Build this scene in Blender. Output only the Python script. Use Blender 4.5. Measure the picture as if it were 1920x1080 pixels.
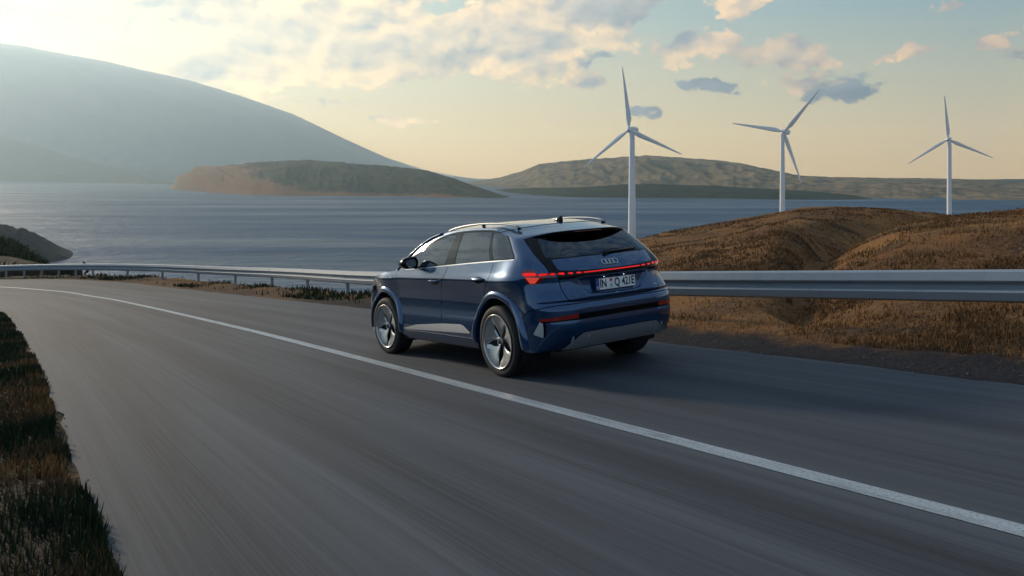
import bpy, bmesh, math, random
import numpy as np
from mathutils import Vector, Matrix, noise
R_=math.radians
for o in list(bpy.data.objects): bpy.data.objects.remove(o)
scn=bpy.context.scene; COL=scn.collection
# ---------------------------------------------------------------- camera, sun, sky, exposure
F=1547.274; CX=960.; HV=328.           # focal length / principal point in 1920-wide pixels
cam_d=bpy.data.cameras.new('camera'); cam=bpy.data.objects.new('camera',cam_d); COL.objects.link(cam)
cam.rotation_euler=(R_(90),0,0); cam.location=(0,0,0)
cam_d.sensor_width=36; cam_d.lens=36*F/1920; cam_d.shift_y=-(540-HV)/1920
cam_d.clip_start=.1; cam_d.clip_end=80000
scn.camera=cam
SUN_AZ=-45.; SUN_EL=14.                # degrees, azimuth from the view direction (+ = right)
sd=bpy.data.lights.new('sun','SUN'); sd.energy=3.3; sd.angle=R_(7.0); sd.color=(1.0,.82,.60)
sun=bpy.data.objects.new('sun',sd); COL.objects.link(sun)
a_,e_=R_(SUN_AZ),R_(SUN_EL)
sdir=Vector((math.sin(a_)*math.cos(e_),math.cos(a_)*math.cos(e_),math.sin(e_)))
sun.rotation_euler=sdir.to_track_quat('Z','Y').to_euler()
scn.view_settings.view_transform='Standard'; scn.view_settings.look='None'
scn.view_settings.exposure=0.72; scn.view_settings.gamma=1

class NT:
    """tiny node-tree helper"""
    def __init__(s,tree): s.t=tree; s.t.nodes.clear()
    def n(s,typ,**k):
        o=s.t.nodes.new(typ)
        for a,b in k.items(): setattr(o,a,b)
        return o
    def l(s,a,b): s.t.links.new(a,b)
    def put(s,sock,v):
        if v is None: return
        if hasattr(v,'links'): s.l(v,sock)
        else: sock.default_value=v
    def m(s,op,a,b=None,c=None,clamp=False):
        o=s.n('ShaderNodeMath',operation=op); o.use_clamp=clamp
        s.put(o.inputs[0],a); s.put(o.inputs[1],b); s.put(o.inputs[2],c)
        return o.outputs[0]
    def mix(s,f,a,b,blend='MIX'):
        o=s.n('ShaderNodeMix',data_type='RGBA',blend_type=blend)
        s.put(o.inputs[0],f)
        for i,v in ((6,a),(7,b)):
            if isinstance(v,tuple) and len(v)==3: v=(*v,1)
            s.put(o.inputs[i],v)
        return o.outputs[2]
    def ramp(s,f,stops,interp='LINEAR'):
        o=s.n('ShaderNodeValToRGB'); o.color_ramp.interpolation=interp
        e=o.color_ramp.elements
        while len(e)<len(stops): e.new(.5)
        for i,(p,c) in enumerate(stops):
            e[i].position=p; e[i].color=(*c,1) if isinstance(c,tuple) else (c,c,c,1)
        s.put(o.inputs[0],f); return o.outputs[0]
    def noise(s,vec,scale,detail=4,rough=.5,dist=0,out=0):
        o=s.n('ShaderNodeTexNoise'); s.put(o.inputs['Vector'],vec)
        o.inputs['Scale'].default_value=scale; o.inputs['Detail'].default_value=detail
        o.inputs['Roughness'].default_value=rough; o.inputs['Distortion'].default_value=dist
        return o.outputs[out]
    def mapping(s,vec,scale=(1,1,1),rot=(0,0,0),loc=(0,0,0)):
        o=s.n('ShaderNodeMapping'); s.put(o.inputs[0],vec)
        o.inputs['Scale'].default_value=scale; o.inputs['Rotation'].default_value=rot; o.inputs['Location'].default_value=loc
        return o.outputs[0]

# ---- sky: Nishita light plus evening gradient and broken clouds, all by direction
wd=bpy.data.worlds.new('World'); scn.world=wd; wd.use_nodes=True
w=NT(wd.node_tree)
sky=w.n('ShaderNodeTexSky',sky_type='NISHITA'); sky.sun_disc=False
sky.sun_elevation=R_(SUN_EL); sky.sun_rotation=R_(SUN_AZ); sky.air_density=1.0; sky.dust_density=1.5; sky.ozone_density=1.0
tc=w.n('ShaderNodeTexCoord'); sp=w.n('ShaderNodeSeparateXYZ'); w.l(tc.outputs['Generated'],sp.inputs[0])
dx,dy,dz=sp.outputs
AZ=w.m('MULTIPLY',w.m('ARCTAN2',dx,dy),57.2958)      # degrees right of the view direction
EL=w.m('MULTIPLY',w.m('ARCSINE',dz),57.2958)
t_el=w.m('DIVIDE',w.m('MAXIMUM',EL,0.),40.,clamp=True)
g_right=w.ramp(t_el,[(0,(.98,.64,.27)),(.07,(.92,.68,.33)),(.17,(.58,.56,.36)),(.27,(.20,.34,.36)),(.45,(.08,.18,.28)),(1,(.04,.11,.24))])
g_left=w.ramp(t_el,[(0,(.90,.60,.24)),(.07,(.92,.66,.29)),(.17,(.82,.68,.36)),(.27,(.56,.60,.44)),(.45,(.24,.36,.42)),(1,(.06,.14,.27))])
f_az=w.m('DIVIDE',w.m('SUBTRACT',30.,AZ),52.,clamp=True)
f_az=w.m('SMOOTH_MIN',f_az,w.m('DIVIDE',w.m('ADD',AZ,140.),60.,clamp=True),.1)
grad=w.mix(f_az,g_right,g_left)
back=w.ramp(t_el,[(0,(.26,.36,.44)),(.22,(.25,.38,.50)),(.55,(.15,.27,.41)),(1,(.06,.14,.27))])
fb=w.m('DIVIDE',w.m('SUBTRACT',w.m('ABSOLUTE',w.m('SUBTRACT',AZ,10.)),44.),26.,clamp=True)
grad=w.mix(fb,grad,back)
nish=w.n('ShaderNodeVectorMath',operation='SCALE'); w.l(sky.outputs[0],nish.inputs[0]); nish.inputs['Scale'].default_value=.10
base=w.mix(.85,nish.outputs[0],grad)
# cloud banks: (u,v) picture position -> az,el ; half sizes in pixels ; warm 1 .. grey 0 ; strength
CL=[(120,15,230,62,1,1.0),(330,62,62,26,.8,.9),(560,45,280,66,1,1.35),(440,112,290,46,1,1.3),(680,88,200,62,.9,1.35),
    (850,60,70,44,.9,1.3),(835,100,90,30,.45,1.0),(985,60,110,92,.95,1.5),(1090,10,150,42,.12,1.5),(1200,68,85,30,.9,.85),(1290,88,95,32,.8,.95),
    (1090,143,46,20,1,.85),(1387,8,42,24,.9,1),(1480,104,110,26,.75,1.0),(1490,152,62,16,.9,.85),(1565,162,72,26,0,.82),
    (1320,160,56,13,0,.74),(1692,100,26,12,1,.8),(1905,82,28,26,.8,.9),(1770,8,22,12,.9,.8),(1088,110,50,16,0,.72),
    (1855,60,18,9,0,.75),(560,186,110,12,.9,.55),(790,232,140,9,1,.6),(1220,212,30,12,0,.6),(1040,235,50,6,1,.55),
    (240,175,240,26,1,.75),(60,110,200,26,1,.65),(620,128,260,20,.6,.7),(700,-70,420,70,.7,1),(1500,-60,260,40,.7,.8),(200,-90,300,60,.9,1),
    (-250,40,260,90,1,1),(2150,60,160,50,.7,.9)]
def pix_dir(u,v):
    x,z=(u-CX)/F,(HV-v)/F; return math.degrees(math.atan2(x,1)),math.degrees(math.asin(z/math.sqrt(1+x*x+z*z)))
cmask=None; warm=None
cvec=w.n('ShaderNodeCombineXYZ'); w.l(AZ,cvec.inputs[0]); w.l(w.m('MULTIPLY',EL,1.45),cvec.inputs[1])
warpn=w.n('ShaderNodeTexNoise'); w.l(cvec.outputs[0],warpn.inputs['Vector']); warpn.inputs['Scale'].default_value=.28; warpn.inputs['Detail'].default_value=3
wsep=w.n('ShaderNodeSeparateColor'); w.l(warpn.outputs['Color'],wsep.inputs[0])
w2n=w.n('ShaderNodeTexNoise'); w.l(cvec.outputs[0],w2n.inputs['Vector']); w2n.inputs['Scale'].default_value=1.1; w2n.inputs['Detail'].default_value=3
w2s=w.n('ShaderNodeSeparateColor'); w.l(w2n.outputs['Color'],w2s.inputs[0])
AZw=w.m('ADD',w.m('ADD',AZ,w.m('MULTIPLY',w.m('SUBTRACT',wsep.outputs[0],.5),5.0)),w.m('MULTIPLY',w.m('SUBTRACT',w2s.outputs[0],.5),2.6))
ELw=w.m('ADD',w.m('ADD',EL,w.m('MULTIPLY',w.m('SUBTRACT',wsep.outputs[1],.5),1.6)),w.m('MULTIPLY',w.m('SUBTRACT',w2s.outputs[1],.5),1.0))
for (u,v,ru,rv,wm,st) in CL:
    az,el=pix_dir(u,v); ra=ru/F*57.3*1.05; re=rv/F*57.3*1.05
    d=w.m('ADD',w.m('POWER',w.m('ABSOLUTE',w.m('DIVIDE',w.m('SUBTRACT',AZw,az),ra)),2.),w.m('POWER',w.m('ABSOLUTE',w.m('DIVIDE',w.m('SUBTRACT',ELw,el),re)),2.))
    k=w.m('MULTIPLY',w.m('MAXIMUM',w.m('SUBTRACT',1.,w.m('MULTIPLY',d,.6)),0.),st)
    kw=w.m('MULTIPLY',k,wm)
    cmask=k if cmask is None else w.m('MAXIMUM',cmask,k)
    warm=kw if warm is None else w.m('MAXIMUM',warm,kw)
warm_f=w.m('DIVIDE',warm,w.m('MAXIMUM',cmask,.05),clamp=True)
# scattered far clouds everywhere outside the picture so reflections have a sky too
sidef=w.m('MULTIPLY',w.m('DIVIDE',w.m('SUBTRACT',w.m('ABSOLUTE',AZ),40.),10.,clamp=True),w.m('DIVIDE',w.m('SUBTRACT',EL,2.),5.,clamp=True))
elsewhere=w.m('MULTIPLY',w.m('MAXIMUM',sidef,w.m('DIVIDE',w.m('SUBTRACT',EL,16.),8.,clamp=True)),w.m('MULTIPLY',w.noise(cvec.outputs[0],.07,2),1.15))
cmask=w.m('MAXIMUM',cmask,elsewhere)
def cloud_n(vec):
    n=w.noise(vec,.25,8,.54,.2)
    m=w.noise(w.mapping(vec,loc=(3.1,7.7,0)),.75,3,.5,.3)
    return w.m('ADD',w.m('MULTIPLY',n,.88),w.m('MULTIPLY',w.m('ABSOLUTE',w.m('SUBTRACT',m,.5)),.62))
n1=cloud_n(cvec.outputs[0])
off=w.mapping(cvec.outputs[0],loc=(-.5,.85,0))
n2=cloud_n(off)
dens=w.m('SUBTRACT',w.m('ADD',w.m('MULTIPLY',cmask,.64),w.m('MULTIPLY',n1,1.75)),1.08)
alpha=w.m('MULTIPLY',w.m('MULTIPLY',dens,6.5,clamp=True),w.m('MULTIPLY',cmask,2.2,clamp=True))
l1=w.noise(cvec.outputs[0],.19,4,.5,.2); l2=w.noise(off,.19,4,.5,.2)
lit=w.m('ADD',w.m('ADD',w.m('MULTIPLY',w.m('SUBTRACT',l1,l2),5.2),w.m('MULTIPLY',w.m('SUBTRACT',n1,n2),.75)),w.m('ADD',.56,w.m('MULTIPLY',f_az,.12)),clamp=True)
litc=w.mix(f_az,(1.20,.72,.34),(1.40,1.00,.50))
shc=w.mix(f_az,(.20,.24,.30),(.34,.36,.36))
greyc=w.mix(lit,(.10,.16,.23),(.24,.29,.33))
cc=w.mix(lit,shc,litc); cc=w.mix(w.m('POWER',warm_f,.8),greyc,cc)
thick=w.m('MULTIPLY',w.m('SUBTRACT',dens,.28),1.6,clamp=True)
cc=w.mix(w.m('MULTIPLY',thick,.55),cc,(.42,.42,.42))
final=w.mix(w.m('MULTIPLY',alpha,.92),base,cc)
# below the horizon
final=w.mix(w.m('MULTIPLY',w.m('SUBTRACT',-1.,EL),.5,clamp=True),final,(.10,.12,.14))
bg=w.n('ShaderNodeBackground'); w.l(final,bg.inputs[0]); bg.inputs[1].default_value=1.0
SKY_BG=bg
wo=w.n('ShaderNodeOutputWorld'); w.l(bg.outputs[0],wo.inputs[0])

# ---------------------------------------------------------------- helpers
def tag(o,label=None,cat=None,group=None,kind=None):
    if label: o['label']=label
    if cat: o['category']=cat
    if group: o['group']=group
    if kind: o['kind']=kind
    return o
def empty(name,mat=None):
    o=bpy.data.objects.new(name,None); COL.objects.link(o); o.empty_display_size=.1
    if mat is not None: o.matrix_world=mat
    return o
def link(name,me,m=None,parent=None):
    o=bpy.data.objects.new(name,me); COL.objects.link(o)
    if m is not None:
        me.materials.clear(); me.materials.append(m)
    if parent is not None: o.parent=parent
    return o
def pydata(name,V,Fc,m=None,parent=None,smooth=True,normals=None):
    me=bpy.data.meshes.new(name); me.from_pydata([tuple(map(float,v)) for v in V],[],[tuple(map(int,f)) for f in Fc])
    me.update()
    if smooth: me.polygons.foreach_set('use_smooth',[True]*len(me.polygons))
    if normals is not None: me.normals_split_custom_set_from_vertices([tuple(map(float,n)) for n in normals])
    return link(name,me,m,parent)
def bmo(name,bm,m=None,parent=None,smooth=False):
    me=bpy.data.meshes.new(name); bm.to_mesh(me); bm.free()
    if smooth: me.polygons.foreach_set('use_smooth',[True]*len(me.polygons))
    return link(name,me,m,parent)
def grid_faces(nu,nv,flip=False):
    f=[]
    for i in range(nu-1):
        for j in range(nv-1):
            a,b,c,d=i*nv+j,(i+1)*nv+j,(i+1)*nv+j+1,i*nv+j+1
            f.append((a,d,c,b) if flip else (a,b,c,d))
    return f
def box(bm,c,s,rot=None,bev=0):
    r=bmesh.ops.create_cube(bm,size=1); M=Matrix.Translation(c)
    if rot is not None: M=M@rot.to_4x4()
    M=M@Matrix.Diagonal((*s,1)); bmesh.ops.transform(bm,matrix=M,verts=r['verts'])
    if bev:
        ed=list({e for v in r['verts'] for e in v.link_edges})
        bmesh.ops.bevel(bm,geom=ed,offset=bev,segments=2,affect='EDGES',profile=.6)
def lathe(prof,n=48,axis='Y',c=(0,0,0),closed=False):
    V=[];
    for k in range(n):
        t=2*math.pi*k/n
        for (r,h) in prof:
            if axis=='Y': V.append((c[0]+r*math.cos(t),c[1]+h,c[2]+r*math.sin(t)))
            else: V.append((c[0]+r*math.cos(t),c[1]+r*math.sin(t),c[2]+h))
    m_=len(prof); Fc=[]
    for k in range(n):
        k2=(k+1)%n
        for j in range(m_ if closed else m_-1):
            j2=(j+1)%m_
            q=(k*m_+j,k*m_+j2,k2*m_+j2,k2*m_+j); Fc.append(q if axis=='Y' else q[::-1])
    return V,Fc
def tube(pts,rad,n=8,flat=1.0,closed=False,up=Vector((0,0,1)),cap=True):
    """tube along points; rad scalar or list; flat squashes along 'up'"""
    P=[Vector(p) for p in pts]; m_=len(P); V=[]; Fc=[]
    for i,p in enumerate(P):
        a=P[(i-1)%m_] if (closed or i>0) else P[i]; b=P[(i+1)%m_] if (closed or i<m_-1) else P[i]
        t=(b-a).normalized(); s=t.cross(up)
        if s.length<1e-4: s=t.cross(Vector((1,0,0)))
        s.normalize(); u2=s.cross(t)
        r=rad[i] if hasattr(rad,'__len__') else rad
        for k in range(n):
            th=2*math.pi*k/n
            V.append(p+s*(r*math.cos(th))+u2*(r*flat*math.sin(th)))
    for i in range(m_ if closed else m_-1):
        i2=(i+1)%m_
        for k in range(n):
            k2=(k+1)%n
            Fc.append((i*n+k,i*n+k2,i2*n+k2,i2*n+k))
    if cap and not closed:
        Fc.append(tuple(range(n))[::-1]); Fc.append(tuple((m_-1)*n+k for k in range(n)))
    return [tuple(v) for v in V],Fc
def merge(*parts):
    V=[];Fc=[]
    for v,f in parts:
        b=len(V); V+=list(v); Fc+=[tuple(i+b for i in q) for q in f]
    return V,Fc

# ---------------------------------------------------------------- materials
def new_mat(name):
    m=bpy.data.materials.new(name); m.use_nodes=True; t=NT(m.node_tree)
    o=t.n('ShaderNodeOutputMaterial'); b=t.n('ShaderNodeBsdfPrincipled'); t.l(b.outputs[0],o.inputs[0])
    return m,t,b,o
def simple(name,col,rough=.5,metal=0,coat=0,bump=0,bscale=50,emit=None,es=0,var=0,spec=.5):
    m,t,b,o=new_mat(name); b.inputs['Base Color'].default_value=(*col,1)
    b.inputs['Roughness'].default_value=rough; b.inputs['Metallic'].default_value=metal
    b.inputs['Coat Weight'].default_value=coat; b.inputs['Coat Roughness'].default_value=.03
    b.inputs['Specular IOR Level'].default_value=spec
    if emit: b.inputs['Emission Color'].default_value=(*emit,1); b.inputs['Emission Strength'].default_value=es
    tcn=t.n('ShaderNodeTexCoord')
    if var:
        nz=t.noise(tcn.outputs['Object'],bscale*.2,5)
        t.l(t.mix(nz,tuple(c*(1-var) for c in col),tuple(min(1,c*(1+var)) for c in col)),b.inputs['Base Color'])
    if bump:
        nz=t.noise(tcn.outputs['Object'],bscale,5)
        bp=t.n('ShaderNodeBump'); bp.inputs['Strength'].default_value=bump; bp.inputs['Distance'].default_value=.01
        t.l(nz,bp.inputs['Height']); t.l(bp.outputs[0],b.inputs['Normal'])
    return m

# ---------- car surface functions (car frame: x forward from rear axle, y left, z up)
def crom(xs, ys, q):
    """smooth interpolation of ys(xs) (rows) at q, Catmull-Rom with nonuniform tangents"""
    xs=np.asarray(xs,float); ys=np.asarray(ys,float); q=np.asarray(q,float)
    one=ys.ndim==1
    if one: ys=ys[:,None]
    n=len(xs); d=np.diff(ys,axis=0)/np.diff(xs)[:,None]
    m=np.zeros_like(ys)
    h=np.diff(xs)
    m[1:-1]=(d[:-1]*h[1:,None]+d[1:]*h[:-1,None])/(h[1:]+h[:-1])[:,None]
    m[0]=d[0]; m[-1]=d[-1]
    qq=np.clip(q,xs[0],xs[-1]); i=np.clip(np.searchsorted(xs,qq,side='right')-1,0,n-2)
    t=((qq-xs[i])/h[i])[...,None]; H=h[i][...,None]
    r=(2*t**3-3*t**2+1)*ys[i]+(t**3-2*t**2+t)*H*m[i]+(-2*t**3+3*t**2)*ys[i+1]+(t**3-t**2)*H*m[i+1]
    return r[...,0] if one else r
UC=np.array([-1.529,-1.229,-.923,-.73,-.552,-.40,0.,.40,1.0,1.8,2.36,2.76,3.05,3.30,3.50,3.72,4.1])
ZR=np.array([.16,.22,.28,.34,.40,.46,.50,.56,.60,.66,.73,.765,.79,.83,.88,.965,.995,1.03,1.08,1.14,1.22])
XR=[-.60,-.70,-.77,-.83,-.875,-.905,-.918,-.924,-.920,-.924,-.912,-.885,-.900,-.890,-.872,-.868,-.868,-.866,-.835,-.785,-.70]
YS=[.78,.83,.868,.893,.904,.9005,.896,.8885,.8815,.873,.868,.868,.871,.874,.880,.903,.906,.900,.887,.872,.85]
def _ctrl():
    P=np.zeros((len(ZR),len(UC),2))
    for k,z in enumerate(ZR):
        xr=XR[k]; y=YS[k]
        hi=min(max((z-.75)/.2,0),1)      # 0 bumper, 1 above
        top=min(max((z-1.03)/.19,0),1)
        P[k,0]=(xr,0);P[k,1]=(xr+.008+.006*hi,.30)
        P[k,2]=(xr+.035+.035*hi,.60)
        c3x=xr+.135+.035*hi-.02*top; c3y=(.80-.035*hi)-.06*top
        P[k,3]=(c3x,c3y)
        P[k,4]=(-.60+.05*hi+.06*top,(.885-.025*hi)-.045*top-.06*max(0,(.30-z)/.14))
        P[k,5]=(-.40,y+.004*(1-top)+.012*hi*(1-top)-.012*top)
        bl=np.exp(-((z-.93)/.13)**2)*.024
        P[k,6]=(0,y+bl);P[k,7]=(.40,y+.35*bl)
        P[k,8]=(1.0,y);P[k,9]=(1.8,y+.001);P[k,10]=(2.36,y+.004)
        bf=np.exp(-((z-.9)/.14)**2)*.02
        P[k,11]=(2.76,y+bf-.01*top)
        f=min(max((z-.70)/.35,0),1)
        P[k,12]=(3.05-.02*f,y-.005-.02*f)
        P[k,13]=(3.30-.09*f,.862-.04*f)
        P[k,14]=(3.46-.13*f,.77-.04*f)
        P[k,15]=(3.57-.15*f,.56)
        P[k,16]=(3.63-.15*f,0)
        if z<.3:
            for j in (12,13,14,15,16): P[k,j,0]-= (.3-z)*.6
    return P
CT=_ctrl()
def SA(u,z):
    """lower body: (u,z)->xyz"""
    u=np.atleast_1d(np.asarray(u,float)); z=np.atleast_1d(np.asarray(z,float))
    # interpolate rows first at every z (vectorised through unique rows blend)
    n=len(ZR); flat=CT.reshape(n,-1)
    R=crom(ZR,flat,z).reshape(len(z),len(UC),2)
    out=np.zeros((len(u),3)); out[:,2]=z
    xs=UC; d=np.diff(R,axis=1)/np.diff(xs)[None,:,None]; h=np.diff(xs)
    m=np.zeros_like(R)
    m[:,1:-1]=(d[:,:-1]*h[None,1:,None]+d[:,1:]*h[None,:-1,None])/(h[1:]+h[:-1])[None,:,None]
    m[:,0]=d[:,0]*[0,1]; m[:,-1]=d[:,-1]*[0,1]
    uu=np.clip(u,xs[0],xs[-1]); i=np.clip(np.searchsorted(xs,uu,side='right')-1,0,len(xs)-2)
    t=((uu-xs[i])/h[i])[:,None]; H=h[i][:,None]; a=np.arange(len(u))
    out[:,:2]=(2*t**3-3*t**2+1)*R[a,i]+(t**3-2*t**2+t)*H*m[a,i]+(-2*t**3+3*t**2)*R[a,i+1]+(t**3-t**2)*H*m[a,i+1]
    return out
# greenhouse
UG=np.array([-1.40,-1.05,-.80,-.62,-.45,-.20,.3,1.0,1.6,2.0,2.4,2.7])
ZG=np.array([1.02,1.10,1.16,1.22,1.30,1.38,1.46,1.56])
XG=[-.86,-.80,-.748,-.682,-.580,-.468,-.350,-.20]
XGO=[-.86,-.80,-.745,-.685,-.60,-.515,-.43,-.32]
YG=[.885,.868,.856,.838,.802,.757,.708,.640]
def _ctrlg():
    P=np.zeros((len(ZG),len(UG),2))
    for k,z in enumerate(ZG):
        xr=XG[k]; xo=XGO[k]; y=YG[k]; s=(z-1.02)/.54
        yc=y-.10-.0*s
        P[k,0]=(xr,0);P[k,1]=(xr+.012,.35);P[k,2]=(xr+.05,.60-.05*s)
        P[k,3]=(xo+.13+.02*s,yc-.005)
        P[k,4]=(max(-.45,xo+.25),y-.028)
        P[k,5]=(max(-.20,xo+.48),y-.006)
        P[k,6]=(.3,y);P[k,7]=(1.0,y);P[k,8]=(1.6,y-.002);P[k,9]=(2.0,y-.008);P[k,10]=(2.4,y-.025);P[k,11]=(2.7,y-.05)
    return P
CG=_ctrlg()
def SG(u,z):
    global CT,UC,ZR
    a=(CT,UC,ZR)
    CT,UC,ZR=CG,UG,ZG
    try: return SA(u,z)
    finally: CT,UC,ZR=a
# top edges
ZT_X=[-.50,-.36,-.25,-.05,.25,.6,.9,1.3,1.55,1.74,1.92,2.10,2.28,2.46]
ZT_Z=[1.395,1.425,1.455,1.495,1.530,1.546,1.548,1.532,1.497,1.450,1.375,1.270,1.160,1.07]
def roof_edge_z(x): return crom(ZT_X,ZT_Z,x)
CC_X=[-.505,-.44,-.33,-.12,.25,.6,.9,1.36,1.70,1.93,2.15,2.38,2.60,2.82]
CC_Z=[1.458,1.475,1.502,1.548,1.588,1.601,1.603,1.586,1.553,1.500,1.410,1.300,1.19,1.07]
# belt (boundary lower body / greenhouse) and fender top
BT_X=[-1.53,-1.2,-.9,-.73,-.55,-.36,0,.5,1.0,1.5,2.0,2.3,2.6,2.9,3.1,3.3,3.5,3.72,4.1]
BT_Z=[1.185,1.185,1.183,1.178,1.190,1.203,1.190,1.172,1.150,1.127,1.106,1.093,1.078,1.05,1.015,.965,.91,.875,.87]
def belt_z(u): return crom(BT_X,BT_Z,u)
# ---------------------------------------------------------------- road geometry
SEA=-60.
def sstep(x,a,b):
    t=np.clip((x-a)/(b-a),0,1); return t*t*(3-2*t)
def road_plane(X,Y):
    """superelevated, falling road surface; the banking eases off round the bend"""
    return -1.5593+.0784*X-.0614*Y+.026*((Y-34)+np.sqrt((Y-34)**2+16))
CLP=np.array([(44,-56),(29,-38),(20,-24.5),(14,-14.9),(8,-5.3),(5.0,-.65),(2.29,3.70),(1.92,4.34),(1.13,5.60),(0,7.40),(-1.45,9.79),(-4.70,15.0),
 (-9.70,22.7),(-14.3,29.6),(-19.4,36.2),(-26.4,42.7),(-34,47.2),(-43,50.6),(-54,52.6),(-70,53),(-95,50)],float)
# smooth the traced line into an evenly spaced centreline
_d=np.r_[0,np.cumsum(np.hypot(*np.diff(CLP,axis=0).T))]
_q=np.arange(0,_d[-1],1.0)
_c=np.stack([np.interp(_q,_d,CLP[:,0]),np.interp(_q,_d,CLP[:,1])],1)
for _ in range(3):
    _c[2:-2]=(_c[:-4]+4*_c[1:-3]+6*_c[2:-2]+4*_c[3:-1]+_c[4:])/16
CEN=_c
TAN=np.gradient(CEN,axis=0); TAN/=np.hypot(TAN[:,0],TAN[:,1])[:,None]
NOR=np.stack([-TAN[:,1],TAN[:,0]],1)*-1          # pointing to the outer (right) side
SLEN=np.arange(len(CEN))*1.0
def road_st(X,Y):
    """nearest station and signed offset (+ outer side)"""
    sh=X.shape; X=X.ravel();Y=Y.ravel(); S=np.empty(X.size);T=np.empty(X.size)
    for a in range(0,X.size,20000):
        x=X[a:a+20000,None]-CEN[None,:,0]; y=Y[a:a+20000,None]-CEN[None,:,1]
        i=(x*x+y*y).argmin(1); j=np.arange(len(i))
        dxx=x[j,i];dyy=y[j,i]
        along=dxx*TAN[i,0]+dyy*TAN[i,1]
        S[a:a+20000]=SLEN[i]+along; T[a:a+20000]=dxx*NOR[i,0]+dyy*NOR[i,1]
    return S.reshape(sh),T.reshape(sh)
def st_xy(s,t):
    i=np.clip(s,0,len(CEN)-1.001); k=i.astype(int); f=(i-k)[...,None]
    c=CEN[k]*(1-f)+CEN[k+1]*f; n=NOR[k]*(1-f)+NOR[k+1]*f
    return c+n*np.asarray(t)[...,None]
def fbm2(X,Y,scale,octv=4,seed=0,gain=.5):
    """value noise, vectorised"""
    rng=np.random.RandomState(seed); out=np.zeros_like(X,dtype=float); amp=1;tot=0
    for o in range(octv):
        tab=rng.rand(256,256); x=X*scale+17.3*o+200; y=Y*scale+5.1*o+200
        xi=np.floor(x).astype(int);yi=np.floor(y).astype(int);fx=x-xi;fy=y-yi
        fx=fx*fx*(3-2*fx);fy=fy*fy*(3-2*fy)
        g=lambda a,b:tab[a%256,b%256]
        v=(g(xi,yi)*(1-fx)+g(xi+1,yi)*fx)*(1-fy)+(g(xi,yi+1)*(1-fx)+g(xi+1,yi+1)*fx)*fy
        out+=amp*(v-.5)*2; tot+=amp; amp*=gain; scale*=2.03
    return out/tot
def px(u,v): return (u-CX)/F,(HV-v)/F
def hill(X,Y,crest,toe,back=.30,lo=None,hi=None,sink=None):
    """a hill whose crest passes through points (a, depth, elevation); toe curve (a, depth)"""
    Yc_=np.maximum(Y,.5); a=X/Yc_
    ca=[c[0] for c in crest]; yc=np.interp(a,ca,[c[1] for c in crest]); ec=np.interp(a,ca,[c[2] for c in crest])
    yt=np.interp(a,[c[0] for c in toe],[c[1] for c in toe])
    zt=road_plane(a*yt,yt)-.03; zc=ec*yc
    if sink: zt=zt-sink*sstep(a,.32,.44)
    t=(Y-yt)/np.maximum(yc-yt,1); tt=np.clip(t,0,1)
    z=zt+(zc-zt)*(1-(1-tt)**1.75)
    z=np.where(t>1,zc-((Y-yc)*back)*(1-np.exp(-(Y-yc)/10.))+ec*(Y-yc),z)
    z=np.where((t<0)|(Y<1),-1e3,z)
    if lo is not None: z=z-(1-sstep(a,lo-.03,lo+.03))*30
    if hi is not None: z=z-sstep(a,hi-.01,hi+.04)*30
    return z,tt
def cre(L): return [(px(u,v)[0],d,px(u,v)[1]) for u,v,d in L]
HILL1=cre([(880,560,30),(960,520,34),(1040,490,40),(1120,465,46),(1200,448,52),(1275,430,56),(1361,415,60),(1425,403.5,62),(1500,389,62),(1575,387,60),(1640,391,58),(1706,399,56),(1765,406,56),(1900,425,56),(2100,440,56),(2800,430,56)])
HILL2=cre([(1380,640,18),(1450,565,20),(1537,506,23),(1612,457,26),(1687,424,29),(1762,409,32),(1837,398,34),(1920,393,34),(2050,388,34),(2300,392,32),(2800,400,30)])
TOE=[(-.3,40),(.0,16.),(.10,12.6),(.179,11.35),(.33,9.35),(.50,7.85),(.62,7.10),(.85,6.1),(1.4,5.0)]
HILLL=cre([(-900,380,150),(-300,420,130),(-60,444,120),(0,455,112),(40,470,105),(75,490,98),(100,500,92),(125,512,84),(145,523,76),(175,560,72)])
TOE1=[(-.3,40),(.0,16.),(.10,12.6),(.179,11.35),(.31,9.6),(.36,17),(.43,31),(.50,35),(.62,36),(1.4,36)]
TOEL=[(-2.,52),(-.62,56),(-.5,62),(-.3,70)]
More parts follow.
